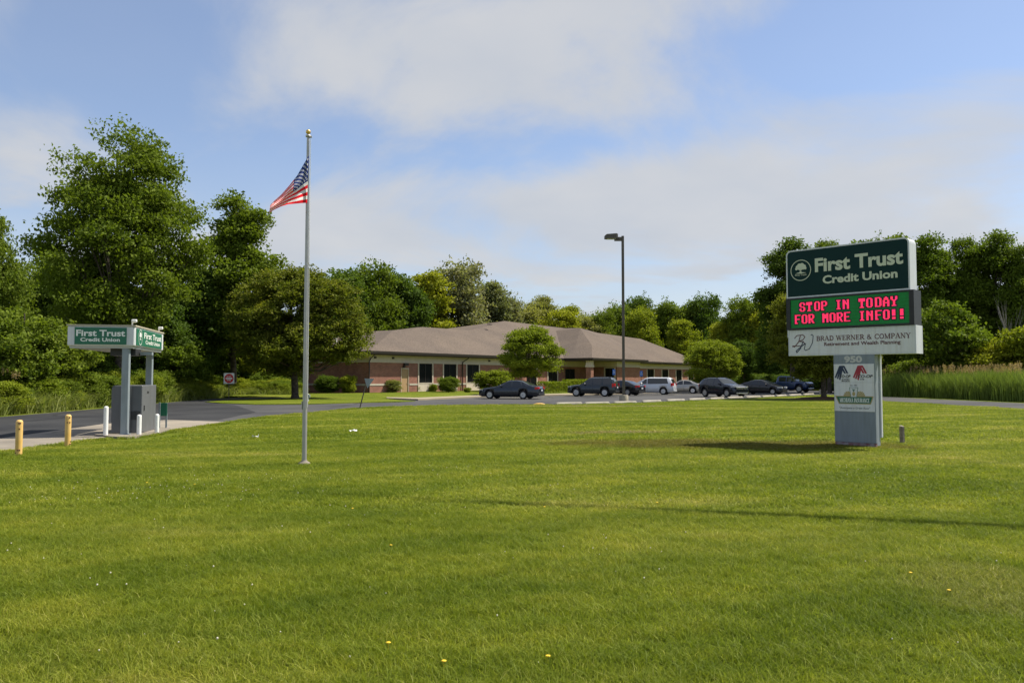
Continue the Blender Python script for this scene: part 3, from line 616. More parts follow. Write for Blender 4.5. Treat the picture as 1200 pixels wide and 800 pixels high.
tree('young_tree','light leafy young tree between the left margin and the kiosk canopy','tree',72,372,43,'sapling','L_mid',1.0,'young trees under the left wood')
tree('young_tree','yellow green young tree glowing between slender tree and round island tree','tree',292,356,76,'sapling','L_yellow',.55,'young trees under the left wood')
tree('young_tree','low young tree just right of the kiosk, above the roadside brush','tree',212,398,62,'sapling','L_oak',1.2,'young trees under the left wood')
tree('young_tree','low young tree in shade left of the kiosk post','tree',120,410,52,'sapling','L_oak',1.3,'young trees under the left wood')
tree('island_maple','wide round maple with yellow tinged tips on the grass island beside the flagpole','tree',346,311,63,'maple','L_maple',1.08,rz=1.1)
GB = 'trees behind the brick building'
rows = [
 ('dark tree with knobbly crown rising right behind the island maple',398,308,106,'mid','L_dark',.85),
 ('dark green tree behind the left end of the roof, second from the island maple',434,309,108,'mid3','L_oak',.7),
 ('dark green tree directly above the first hip of the roof',470,313,106,'mid','L_dark',.75),
 ('low dark tree hugging the left end of the roof',415,352,100,'mid2','L_dark',.8),
 ('bright green pointed tree just left of the silvery trees',500,310,104,'spire','L_yellow',1.05),
 ('tall silvery grey green tree behind the middle of the left roof',537,307,106,'mid3','L_silver',.72),
 ('narrow silvery green tree right of the tall silvery one',574,322,108,'spire','L_silver',1.0),
 ('low silvery green tree sloping down towards the roof peak',594,342,112,'mid','L_silver',.6),
 ('pale sparse tree seen over the roof peak',636,345,170,'tall','L_pale',1.1),
 ('pale green rounded tree over the valley of the roof',672,351,165,'mid2','L_yellow',.75),
 ('grey green low tree left of the lamp pole above the porch roof',706,364,160,'mid3','L_mid',.6),
 ('dark tall tree whose top shows just right of the lamp pole',748,341,172,'mid','L_dark',.6),
 ('bright yellow green tree in front of the dark one right of the lamp pole',752,360,158,'mid3','L_yellow',.66),
 ('mid green tree above the right half of the roof ridge',785,347,170,'mid','L_mid',.66),
 ('low green tree between the right roof end and the round parking tree',800,368,156,'mid2','L_yellow',.8),
 ('dark domed tree above the right end of the roof',826,346,168,'mid3','L_dark',.7),
 ('yellow green tree directly behind the round parking tree',850,372,140,'mid','L_yellow',.75),
 ('tall mid green tree with rounded top right of the round parking tree',872,349,130,'mid3','L_mid',.72),
 ('bright tree just left of the big dark tree beside the pylon sign',897,345,112,'mid','L_yellow',.72),
]
rows += [('small pale tree just right of the roof peak, behind the ridge',616,353,160,'mid','L_pale',.8),
 ('small yellow green tree behind the ridge between two paler trees',655,357,158,'mid2','L_yellow',1.0),
 ('low tree showing just over the porch roof peak',690,366,162,'mid','L_pale',.9),
 ('dull green tree directly behind the lamp pole',724,356,168,'mid3','L_mid',.7),
 ('green tree between the dark domed tree and the ridge end',806,352,170,'mid','L_mid',.8)]
def behind(px, D, m=23):
    while (P(px,443,D)-BO).dot(BN) > -m and (P(px,443,D)-BO).dot(BU) < 92: D += 1
    return D
for l_, px, pt, D, v, lm, w in rows: tree('forest_tree', l_, 'tree', px, pt, behind(px,D), v, lm, w*1.12, GB)
GR_ = 'trees along the edge of the right wood'
rows = [
 ('tall dark tree whose crown pokes out at the left edge of the pylon sign',928,277,92,'tall','L_dark',1.15),
 ('tree whose light top shows above the left half of the pylon sign',972,273,74,'oak2','L_mid',.7),
 ('tree behind the middle of the pylon sign',1014,272,78,'mid','L_oak',.7),
 ('thin topped tree poking above the right half of the pylon sign',1047,264,76,'spire','L_mid',.9),
 ('tall rounded tree just right of the pylon sign',1092,273,70,'tall','L_oak',1.1),
 ('tall tree second right of the pylon sign with a notched top',1130,270,71,'oak2','L_oak',.62),
 ('tall tree near the right edge with a high rounded top',1172,268,69,'tall','L_oak',1.1),
 ('tall tree cut by the right edge of the picture',1212,279,66,'oak2','L_oak',.7),
 ('dark tree low behind the right side of the pylon sign',1098,340,74,'mid','L_dark',.8),
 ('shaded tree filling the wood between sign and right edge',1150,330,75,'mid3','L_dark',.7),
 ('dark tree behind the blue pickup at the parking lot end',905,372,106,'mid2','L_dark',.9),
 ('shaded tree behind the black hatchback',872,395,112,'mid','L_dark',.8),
]
for l_, px, pt, D, v, lm, w in rows: tree('forest_tree', l_, 'tree', px, pt, D+12, v, lm, w*.92, GR_)
GY = 'young trees under the right wood'
for l_, px, pt, D, v, lm, w in [
 ('bright green young tree with feathery crown right of the pylon sign',1112,345,62,'sapling','L_mid',.95),
 ('light green young tree above the reeds near the right edge',1165,392,60,'sapling','L_yellow',1.2),
 ('light green young tree cut by the right edge above the reeds',1203,372,59,'sapling','L_yellow',1.0),
 ('low dark young tree behind the reeds beside the pylon column',1060,418,66,'sapling','L_mid',1.3),
 ('low leafy young tree between the two light green ones',1135,420,60,'sapling','L_mid',1.3)]:
    tree('young_tree', l_, 'tree', px, pt, D+9, v, lm, w, GY)
tree('parking_maple','broad maple with pale tips behind the left side of the pylon sign','tree',965,330,62,'maple','L_maple',.93,rz=2.0)
tree('round_tree','dense globe shaped tree between the silver sedan and the dark crossover','tree',832,397,90,'round','L_bush',1.06)
tree('small_tree','small leafy tree in front of the brick wall, above the grey sedan','tree',621,378,76,'loose','L_bush',1.0,rz=.4)
bare = thing('bare_tree','dead leafless grey tree among the green ones near the right edge','tree',(P(1183,443,73).x,73,0))
L_ = np.array([[random.uniform(-1.6,1.6),random.uniform(-1.2,1.2),random.uniform(4.5,9.5)] for _ in range(16)])
trunk_mesh(77, 9.5, .12, L_, 16, start=.4).build('trunk', M['greybark'], bare)
# mulch ring under parking maple
q = MB(); gx = P(965,443,62); q.lathe([(2.6,0.0),(1.6,.12),(.5,.2),(.02,.22)], 26, loc=(gx.x,62,.0)); o = q.build('mulch_ring', M['mulch']); o['kind'] = 'structure'
# shrubs
for l_, px, pt, D, w, lm in [
 ('pale flowering shrub between the building corner and the tan door',458.5,444.5,79.5,1.35,'L_pale'),
 ('dark green globe shrub between the first and second left window',526,442,81,1.4,'L_mid'),
 ('large light green globe shrub right of the three left windows',579,434,86,1.65,'L_bush'),
 ('leafy shrub beside the left end wall of the building, nearest the maple',384,440,76,1.25,'L_oak'),
 ('light green shrub touching the left end wall of the building',408,440,76,.9,'L_yellow'),
 ('low shrub at the foot of the first left window',488,452,83,1.2,'L_bush'),
 ('low shrub at the foot of the second left window',508,450,84,1.0,'L_bush'),
 ('low spreading shrub just left of the grey sedan',548,454,82,1.5,'L_bush'),
 ('low spreading shrub behind the bonnet of the grey sedan',566,455,83,1.4,'L_bush')]:
    tree('shrub', l_, 'shrub', px, pt, D, 'shrub', lm, w, 'shrubs along the brick wall', base=.15)
# clipped hedges: leaves on a box
def hedge(label, a, b, w, h):
    r = np.random.default_rng(int(a.x*10)+99); d = (b-a); n = int(d.length*1100); f = r.random(n); cx = np.outer(1-f,[a.x,a.y,0])+np.outer(f,[b.x,b.y,0])
    nn = Vector((-d.y,d.x,0)).normalized(); face = r.random(n); off = np.where(face<.35, -1, np.where(face<.6, 1, r.uniform(-1,1,n)))*w/2
    z = np.where(face<.6, r.uniform(.05,h,n), h + .05*np.sin(f*40)) + r.normal(size=n)*.04
    pts_ = cx + np.outer(off + r.normal(size=n)*.06,[nn.x,nn.y,0]); pts_[:,2] = z + .15
    root = thing('hedge', label, 'hedge', (0,0,0)); root.location = ((a.x+b.x)/2,(a.y+b.y)/2,.1); pts_ -= np.array(root.location)
    o = leaf_obj('foliage', pts_, .13, M['L_bush'], up=.5, seed=5); o.parent = root
hedge('longer clipped hedge between the grey sedan and the dark sport utility car', P(634,450,82), P(664,450,85), 1.2, 1.05)
hedge('clipped hedge before the porch, behind the dark sport utility car', P(663,450,88), P(690,450,91), 1.2, 1.25)

# ---- scatter helper: geometry-nodes instances for uncountable growth
def scatter(name, pts_, rot, scl, srcs, label, kind='stuff', cat=None):
    me = bpy.data.meshes.new(name); n = len(pts_); me.vertices.add(n); me.vertices.foreach_set('co', np.asarray(pts_,dtype=np.float32).ravel())
    a = me.attributes.new('rot','FLOAT_VECTOR','POINT'); a.data.foreach_set('vector', np.asarray(rot,dtype=np.float32).ravel())
    a = me.attributes.new('scl','FLOAT_VECTOR','POINT'); a.data.foreach_set('vector', np.asarray(scl,dtype=np.float32).ravel())
    a = me.attributes.new('idx','INT','POINT'); a.data.foreach_set('value', rng.integers(0,len(srcs),n).astype(np.int32))
    o = bpy.data.objects.new(name, me); C.objects.link(o); o['label'] = label; o['kind'] = kind
    if cat: o['category'] = cat
    t = bpy.data.node_groups.new(name,'GeometryNodeTree')
    t.interface.new_socket('Geometry', in_out='INPUT', socket_type='NodeSocketGeometry'); t.interface.new_socket('Geometry', in_out='OUTPUT', socket_type='NodeSocketGeometry')
    gi = t.nodes.new('NodeGroupInput'); go = t.nodes.new('NodeGroupOutput'); ip = t.nodes.new('GeometryNodeInstanceOnPoints')
    jn = t.nodes.new('GeometryNodeJoinGeometry')
    for s in srcs[::-1]:
        oi = t.nodes.new('GeometryNodeObjectInfo'); oi.inputs['Object'].default_value = s; oi.inputs['As Instance'].default_value = True
        t.links.new(oi.outputs['Geometry'], jn.inputs[0])
    t.links.new(gi.outputs[0], ip.inputs['Points']); t.links.new(jn.outputs[0], ip.inputs['Instance'])
    ip.inputs['Pick Instance'].default_value = True
    for nm, ty, sk_ in (('rot','FLOAT_VECTOR','Rotation'),('scl','FLOAT_VECTOR','Scale'),('idx','INT','Instance Index')):
        na = t.nodes.new('GeometryNodeInputNamedAttribute'); na.data_type = ty; na.inputs['Name'].default_value = nm
        t.links.new(na.outputs['Attribute'], ip.inputs[sk_])
    t.links.new(ip.outputs[0], go.inputs[0])
    md = o.modifiers.new('scatter','NODES'); md.node_group = t
    return o
def src(o, m):
    c = o.copy(); c.data = o.data.copy(); c.data.materials.clear(); c.data.materials.append(m); return c
def scat_region(n, fx, zfun=None): return None
# deep woods behind the first rows (one uncountable mass)
W = []; 
def wood(n, px0, px1, D0, D1, h0, h1):
    for _ in range(n):
        px = random.uniform(px0,px1); D = random.uniform(D0,D1); D = behind(px, D, 26); h = random.uniform(h0,h1); W.append((P(px,443,D).x, D, h/15))
wood(46, -260, 330, 64, 88, 8.5, 11.5)
wood(30, -400, 330, 90, 120, 10, 12)
wood(30, 350, 600, 114, 140, 10, 14)
wood(60, 590, 880, 178, 215, 13, 18)
wood(26, 840, 940, 106, 135, 7, 10)
wood(36, 900, 1260, 94, 112, 8, 13)
wood(30, 880, 1400, 112, 140, 9, 14)
W = np.array(W); n = len(W)
scatter('woods', np.c_[W[:,0],W[:,1],np.zeros(n)], np.c_[np.zeros(n),np.zeros(n),rng.random(n)*6.28], np.c_[W[:,2],W[:,2],W[:,2]], [src(VAR['mid'][2],M['L_dark']),src(VAR['mid2'][2],M['L_oak']),src(VAR['mid3'][2],M['L_dark'])], 'dense green woods behind the first rows of trees')
# roadside brush (left) and under the wood edge
def along(px0, px1, f, n, dmin, dmax):
    out = []
    for _ in range(n):
        px = random.uniform(px0,px1); g_ = G(px, f(px)); k = random.uniform(dmin,dmax); d = Vector((g_.x,g_.y,0)).normalized(); out.append((g_.x + d.x*k, g_.y + d.y*k, 0))
    return np.array(out)
fe = lambda px: np.interp(px, [-260,0,132,198,250,290,330], [507,486.5,476,470.6,466.2,464.9,464.6])
br = along(-260, 345, fe, 430, .9, 7.5); n = len(br); s_ = .3+.7*rng.random(n)**1.8
scatter('roadside_brush', br, np.c_[np.zeros(n),np.zeros(n),rng.random(n)*6.28], np.c_[s_*1.2,s_*1.2,s_*(.6+.5*rng.random(n))], [src(VAR['shrub'][2],M['L_bush']),src(VAR['shrub'][2],M['L_yellow']),src(VAR['shrub'][2],M['L_bush']),src(VAR['shrub'][2],M['L_mid'])], 'bright green weeds and brush along the far side of the driveway')
br = along(-260, 345, fe, 260, 7, 14); br2 = along(860, 1300, lambda p: np.interp(p,[860,1000,1200,1400],[456,461,471.5,480]), 240, 13, 24); br = np.r_[br, br2]; n = len(br); s_ = .6+.55*rng.random(n)
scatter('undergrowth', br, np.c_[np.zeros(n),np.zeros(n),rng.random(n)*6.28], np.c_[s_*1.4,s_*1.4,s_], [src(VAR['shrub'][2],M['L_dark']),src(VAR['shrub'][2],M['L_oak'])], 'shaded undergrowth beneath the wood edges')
# reeds right: blade tufts
def blades(name, n, area, h, w, mat_, lean=.35, seed=1, tintp=1.0, clump=0, seg=1):
    r = np.random.default_rng(seed); p = np.c_[r.uniform(-area/2,area/2,n), r.uniform(-area/2,area/2,n), np.zeros(n)]
    hh = h*(.45+.75*r.random(n)); a = r.random(n)*6.283; l = r.normal(size=(n,2))*lean
    if clump:
        c = r.uniform(-area/2,area/2,(clump,2)); lab = r.integers(0,clump,n); m_ = r.random(n) < .35
        p[m_,:2] = c[lab[m_]] + r.normal(size=(m_.sum(),2))*.035; hh[m_] *= 1.12
    b = np.c_[np.cos(a),np.sin(a),np.zeros(n)]*(w*(.6+.8*r.random(n)))[:,None]*.5
    mid = p + np.c_[l*hh[:,None]*.35, hh*.6]; tip = p + np.c_[l*hh[:,None]*1.25, hh]
    v = np.stack([p-b, p+b, mid+b*.75, mid-b*.75, tip],1).reshape(-1,3).astype(np.float32)
    k = np.arange(n)*5; lp = np.stack([k,k+1,k+2,k+3,k+3,k+2,k+4],1).ravel().astype(np.int32)
    me = bpy.data.meshes.new(name); me.vertices.add(5*n); me.vertices.foreach_set('co',v.ravel()); me.loops.add(7*n); me.loops.foreach_set('vertex_index',lp)
    me.polygons.add(2*n); st = np.stack([np.arange(n)*7, np.arange(n)*7+4],1).ravel().astype(np.int32); me.polygons.foreach_set('loop_start',st); me.update(calc_edges=True)
    at = me.attributes.new('tint','FLOAT','FACE'); tv = np.repeat(r.random(n)**tintp,2).astype(np.float32); at.data.foreach_set('value',tv)
    me.materials.append(mat_); return bpy.data.objects.new(name, me)
M['reed'] = leafmat('reed_blades', (.10,.155,.03), (.17,.215,.05), trans=.3, scale=.8)
M['plume'] = leafmat('reed_plumes', (.26,.19,.10), (.34,.25,.14), trans=.3)
M['weed'] = leafmat('weed_blades', (.12,.17,.03), (.20,.24,.05), trans=.35, scale=.7, c3=(.34,.34,.12))
wd_ = along(-260, 345, fe, 1500, .1, 7); n = len(wd_); s_ = .5+.8*rng.random(n)**1.5
scatter('roadside_weeds', wd_, np.c_[np.zeros(n),np.zeros(n),rng.random(n)*6.28], np.c_[s_,s_,s_*.78*np.minimum(1.25,.35+.25*np.linalg.norm(rng.normal(size=(n,2)),axis=1)+.3)], [blades('weed_tuft',150,1.3,.95,.035,M['weed'],.38,31),blades('weed_tuft_b',110,1.1,1.1,.05,M['weed'],.5,32)], 'rough tall grass and weeds at the far verge of the driveway')
rd = along(1025, 1420, lambda p: np.interp(p,[1025,1090,1200,1420],[463.6,466.3,470.9,480]), 900, .8, 8); n = len(rd)
s_ = .8+.4*rng.random(n)
scatter('reeds', rd, np.c_[np.zeros(n),np.zeros(n),rng.random(n)*6.28], np.c_[s_,s_,s_*.9], [blades('reed_tuft',160,1.6,2.0,.04,M['reed'],.16,3)], 'tall green reeds beyond the lane at right')
pl_pts = []
r = np.random.default_rng(5)
for i in range(30):
    x, y = r.uniform(-2.5,2.5,2); h = 2.15+.5*r.random(); m_ = 40
    q_ = np.c_[x+r.normal(size=m_)*.04, y+r.normal(size=m_)*.04, h+r.normal(size=m_)*.12]; pl_pts.append(q_)
plm = leaf_obj('plume_patch', np.concatenate(pl_pts), .07, M['plume'], seed=9, link=False)
rd2 = along(1035, 1420, lambda p: np.interp(p,[1025,1090,1200,1420],[463.6,466.3,470.9,480]), 17, 3, 8); n = len(rd2)
scatter('reed_plumes', rd2, np.c_[np.zeros(n),np.zeros(n),rng.random(n)*6.28], np.ones((n,3)), [plm], 'tan feathery seed plumes standing above the reeds')
rd3 = along(-60, 40, fe, 3, 5, 7); n = len(rd3)
scatter('dry_stalks', rd3, np.c_[np.zeros(n),np.zeros(n),rng.random(n)*6.28], np.ones((n,3))*.8, [plm], 'dry brown seed stalks above the brush at the left edge')

# ================================================================ LAWN GRASS
def inside(poly, x, y):
    c = np.zeros(len(x), bool); n = len(poly)
    for i in range(n):
        x0,y0 = poly[i]; x1,y1 = poly[(i+1)%n]
        if y0 == y1: continue
        m_ = ((y0 > y) != (y1 > y)) & (x < (x1-x0)*(y-y0)/(y1-y0)+x0); c ^= m_
    return c
lawn_px = [(-260,580),(0,531.5),(50,524),(104,516.5),(160,513),(198,507),(240,499.5),(268,495.6)] + [(a,b+.35) for a,b in near_edge[5:]] 
LP = [(G(*p).x, G(*p).y) for p in lawn_px] + [(40,-3),(-40,-3)]
def patches(D0, D1, cell):
    xs = []; y = D0
    while y < D1:
        hw = .72*y + 1.0
        for x in np.arange(-hw, hw, cell): xs.append((x + rng.uniform(-.2,.2)*cell, y + rng.uniform(-.2,.2)*cell))
        y += cell
    a = np.array(xs); ok = inside(LP, a[:,0], a[:,1]); 
    e = cell*.42
    for ddx, ddy in ((e,0),(-e,0),(0,e),(0,-e)): ok &= inside(LP, a[:,0]+ddx, a[:,1]+ddy)
    return a[ok]
def lawn(name, D0, D1, cell, srcs, label, smin=.85, smax=1.2):
    a = patches(D0, D1, cell); n = len(a); s_ = rng.uniform(smin,smax,n)
    return scatter(name, np.c_[a, np.zeros(n)], np.c_[np.zeros(n),np.zeros(n),rng.random(n)*6.283], np.c_[np.ones(n)*1.0,np.ones(n)*1.0,s_], srcs, label)
lawn('grass', 3.0, 10, .5, [blades('g%d'%i, 1700, .72, .046, .0046, M['blade'], .8, 100+i, 1.6, clump=26) for i in range(4)], 'near lawn of mown grass blades')
lawn('grass', 9.8, 20, 1.0, [blades('h%d'%i, 2600, 1.4, .046, .0095, M['blade'], .8, 200+i, 1.6, clump=60) for i in range(4)], 'middle stretch of mown lawn')
lawn('grass', 19.5, 55, 2.0, [blades('k%d'%i, 3200, 2.7, .045, .022, M['blade'], .85, 300+i, 1.6, clump=120) for i in range(4)], 'far stretch of mown lawn up to the parking lot')
# ragged grass along the paved edges
edge = []
ln = lawn_px[:-3]
for i in range(len(ln)-1):
    a = G(*ln[i]); b = G(*ln[i+1]); L0 = (b-a).length
    for k in range(int(L0/.12)): f = random.random(); p = a.lerp(b,f); edge.append((p.x+random.uniform(-.1,.1), p.y-random.uniform(.02,.3), 0))
edge = np.array(edge); n = len(edge)
scatter('grass', edge, np.c_[np.zeros(n),np.zeros(n),rng.random(n)*6.28], np.c_[np.ones(n),np.ones(n),rng.uniform(.7,1.3,n)], [blades('e%d'%i,70,.34,.07,.014,M['blade'],.6,400+i,1.6) for i in range(3)], 'ragged grass along the paved edges')
# clover heads and dandelions
cm_ = MB(); cm_.lathe([(.001,.045),(.007,.047),(.010,.055),(.008,.063),(.001,.067)], 7); cl = cm_.build('clover_head', mat('clover_white', (.62,.58,.45), .8)); C.objects.unlink(cl)
cp = []
cent = [(random.uniform(-7,7), random.uniform(4,16)) for _ in range(34)] + [(G(60+random.uniform(0,240),575+random.uniform(-12,14)).x, G(100,575+random.uniform(-12,14)).y) for _ in range(14)]
for cx_, cy_ in cent:
    for _ in range(random.randint(2,9)): cp.append((cx_+random.gauss(0,.55), cy_+random.gauss(0,.5), .01))
for _ in range(40): y = random.uniform(3.5,14); cp.append((random.uniform(-.7,.7)*y, y, .01))
cp = np.array(cp); cp = cp[inside(LP, cp[:,0], cp[:,1])]; n = len(cp); s_ = rng.uniform(.35,.75,n)
scatter('clover_flowers', cp, np.c_[rng.normal(size=n)*.2,rng.normal(size=n)*.2,rng.random(n)*6], np.c_[s_,s_,s_], [cl], 'small whitish clover heads sprinkled over the lawn')
dm = mat('dandelion_yellow', (.75,.50,.02), .7); dsrc = None
for px, py in [(1067,676),(1112,697),(413,599),(638,597),(458,643),(172,568),(228,570),(289,531),(455,760),(520,782),(642,776),(770,592),(1095,531),(760,549)]:
    p = G(px,py)
    if dsrc is None:
        q = MB(); q.lathe([(.001,.034),(.010,.035),(.017,.040),(.010,.044),(.001,.043)], 9); q.cyl((0,0,0),(0,0,.036),.0018,n=5); dsrc = q.build('dandelion', dm); o = dsrc
    else: o = dsrc.copy(); C.objects.link(o)
    o.location = p; tag(o, 'tiny yellow dandelion head in the lawn', 'flower', 'dandelions dotted over the lawn')

# ================================================================ LETTERING HELPERS
def text_geo(txt, bold=0.0, spacing=1.0, shear=0):
    cu = bpy.data.curves.new('t','FONT'); cu.body = txt; cu.size = 1; cu.offset = bold; cu.space_character = spacing; cu.shear = shear; cu.resolution_u = 3; cu.fill_mode = 'BOTH' if False else cu.fill_mode
    o = bpy.data.objects.new('t', cu); C.objects.link(o); bpy.context.view_layer.update()
    dg = bpy.context.evaluated_depsgraph_get(); me = o.evaluated_get(dg).to_mesh()
    vs = [(v.co.x, v.co.y) for v in me.vertices]; fs = [tuple(p.vertices) for p in me.polygons]
    o.evaluated_get(dg).to_mesh_clear(); bpy.data.objects.remove(o); bpy.data.curves.remove(cu); return vs, fs
def put_text(mb, txt, x0, x1, z0, z1, y, m=0, bold=.02, spacing=1.0, shear=0, geo=None, flip=False):
    """text filling the box x0..x1, z0..z1 on the plane y (facing -y)"""
    vs, fs = geo or text_geo(txt, bold, spacing, shear)
    xs = [v[0] for v in vs]; zs = [v[1] for v in vs]; a, b, c, d = min(xs), max(xs), min(zs), max(zs)
    V = [(x0+(v[0]-a)/(b-a)*(x1-x0), y, z0+(v[1]-c)/(d-c)*(z1-z0)) for v in vs]
    mb.add(V, [f[::-1] if False else f for f in fs], m); return mb
def stroke(mb, pts, w, y, m=0):
    for (x0,z0),(x1,z1) in zip(pts, pts[1:]):
        d = Vector((x1-x0, z1-z0)); L0 = d.length
        if L0 < 1e-6: continue
        n_ = Vector((-d.y,d.x))/L0*w/2; e = d/L0*w*.25
        mb.add([(x0-e.x+n_.x,y,z0-e.y+n_.y),(x0-e.x-n_.x,y,z0-e.y-n_.y),(x1+e.x-n_.x,y,z1+e.y-n_.y),(x1+e.x+n_.x,y,z1+e.y+n_.y)], [(0,1,2,3)], m); y -= .00004
def arc(cx, cz, rx, rz, a0, a1, n=8): return [(cx+rx*math.cos(R(a0+(a1-a0)*i/n)), cz+rz*math.sin(R(a0+(a1-a0)*i/n))) for i in range(n+1)]
# serif capitals on a unit box: list of (points, width); T thick, t thin
T_, t_ = .17, .075
def sf(x, z, w=.30): return ([(x-w/2,z),(x+w/2,z)], t_)
SER = {
 'B': (.78,[([(.2,0),(.2,1)],T_),([(.08,.97),(.45,.97)],t_),([(.08,.03),(.48,.03)],t_),([(.2,.53),(.45,.53)],t_),(arc(.42,.75,.22,.22,90,-90),.14),(arc(.45,.28,.26,.25,90,-90),.15)]),
 'R': (.84,[([(.2,0),(.2,1)],T_),sf(.2,.03),([(.08,.97),(.45,.97)],t_),([(.2,.5),(.45,.5)],t_),(arc(.42,.74,.23,.23,90,-90),.14),([(.42,.5),(.74,.03)],.15),sf(.76,.03,.2)]),
 'A': (.88,[([(.12,0),(.42,1)],t_),([(.42,1),(.74,0)],T_),([(.22,.34),(.62,.34)],t_),sf(.12,.03,.26),sf(.74,.03,.28)]),
 'D': (.88,[([(.2,0),(.2,1)],T_),([(.08,.97),(.4,.97)],t_),([(.08,.03),(.4,.03)],t_),(arc(.4,.5,.35,.46,90,-90,10),.15)]),
 'W': (1.12,[([(.1,1),(.34,0)],.15),([(.34,0),(.54,.9)],t_),([(.54,.95),(.78,0)],.15),([(.78,0),(.98,1)],t_),sf(.1,.97,.26),sf(.98,.97,.24),sf(.54,.97,.24)]),
 'E': (.74,[([(.2,0),(.2,1)],T_),([(.08,.97),(.62,.97)],t_),([(.08,.03),(.64,.03)],t_),([(.2,.52),(.5,.52)],t_),([(.62,1),(.62,.8)],t_),([(.65,0),(.65,.22)],t_),([(.5,.64),(.5,.4)],t_)]),
 'N': (.92,[([(.18,0),(.18,1)],t_),([(.16,1),(.74,0)],.16),([(.74,0),(.74,1)],t_),sf(.18,.03,.26),sf(.12,.97,.22),sf(.74,.97,.26)]),
 '&': (.95,[(arc(.36,.76,.18,.2,-40,250,10),.1),([(.24,.68),(.8,.03)],.14),(arc(.36,.28,.26,.26,60,330,10),.12),([(.6,.16),(.78,.5)],t_)]),
 'C': (.84,[(arc(.45,.5,.36,.46,50,310,14),.14),([(.72,.98),(.72,.7)],t_),([(.72,.02),(.72,.25)],t_)]),
 'O': (.90,[(arc(.43,.5,.34,.46,0,360,18),.14)]),
 'M': (1.08,[([(.16,0),(.16,1)],t_),([(.16,1),(.48,.05)],.15),([(.48,.05),(.82,1)],t_),([(.86,0),(.86,1)],T_),sf(.16,.03,.26),sf(.86,.03,.28),sf(.12,.97,.2),sf(.9,.97,.2)]),
 'P': (.76,[([(.2,0),(.2,1)],T_),sf(.2,.03),([(.08,.97),(.42,.97)],t_),([(.2,.46),(.42,.46)],t_),(arc(.4,.72,.25,.25,90,-90),.14)]),
 'Y': (.84,[([(.1,1),(.4,.45)],.15),([(.4,.45),(.7,1)],t_),([(.4,0),(.4,.48)],T_),sf(.4,.03),sf(.1,.97,.26),sf(.72,.97,.22)]),
 'I': (.42,[([(.2,0),(.2,1)],T_),sf(.2,.03),sf(.2,.97)]),
 'H': (.92,[([(.18,0),(.18,1)],T_),([(.74,0),(.74,1)],T_),([(.18,.5),(.74,.5)],t_),sf(.18,.03),sf(.74,.03),sf(.18,.97),sf(.74,.97)]),
 'S': (.66,[(arc(.32,.74,.22,.22,30,270,8),.12),(arc(.32,.27,.24,.24,90,-150,8),.13),([(.52,.97),(.52,.75)],t_),([(.1,.03),(.1,.25)],t_)]),
 'U': (.88,[([(.18,1),(.18,.3)],T_),(arc(.44,.3,.26,.27,180,360,8),.1),([(.7,.3),(.7,1)],t_),sf(.18,.97),sf(.7,.97,.24)]),
}
def serif(mb, txt, x0, x1, z0, z1, y, m=0):
    tot = sum(.42 if c == ' ' else SER[c][0] for c in txt); sx = (x1-x0)/tot; sz = z1-z0; x = x0
    for c in txt:
        if c == ' ': x += .42*sx; continue
        wd, st = SER[c]
        for i, (pts_, w) in enumerate(st): stroke(mb, [(x+p[0]*sx, z0+p[1]*sz) for p in pts_], w*(sx+sz)/2, y-.0004*(i+1), m)
        x += wd*sx
def disc(mb, cx, cz, r, y, m=0, n=20, rx=None): mb.add([(cx+(rx or r)*math.cos(2*math.pi*i/n), y, cz+r*math.sin(2*math.pi*i/n)) for i in range(n)], [tuple(range(n))], m)
def ringd(mb, cx, cz, r0, r1, y, m=0, n=32):
    vs = [(cx+r*math.cos(2*math.pi*i/n), y, cz+r*math.sin(2*math.pi*i/n)) for r in (r0,r1) for i in range(n)]
    mb.add(vs, [(i,(i+1)%n,n+(i+1)%n,n+i) for i in range(n)], m)
def tree_emblem(mb, cx, cz, r, y, m=0, words=True):
    ringd(mb, cx, cz, r*.93, r, y, m)
    rr = random.Random(3)
    for ax, az, ar in [(-.30,.30,.20),(-.12,.44,.22),(.12,.46,.22),(.32,.32,.2),(-.42,.16,.13),(.44,.16,.13),(0,.28,.22),(-.2,.2,.14),(.24,.18,.14)]:
        disc(mb, cx+ax*r, cz+az*r, ar*r, y-.0006-.0002*rr.random(), m, 12)
    for p in ([(-.02,-.25),(-.03,.25)],[(-.03,-.02),(-.3,.2)],[(-.02,0),(.3,.2)],[(-.1,-.24),(-.03,-.05)],[(.08,-.24),(0,-.05)]): stroke(mb, [(cx+a*r, cz+b*r) for a,b in p], .08*r, y-.001, m)
    mb.add([(cx+a*r, y-.0004, cz+b*r) for a,b in [(-.55,-.27),(-.2,-.2),(.2,-.2),(.55,-.27),(.2,-.31),(-.2,-.31)]], [(0,1,2,3,4,5)], m)
    if words: put_text(mb, 'First Trust', cx-.55*r, cx+.55*r, cz-.52*r, cz-.36*r, y-.0003, m)

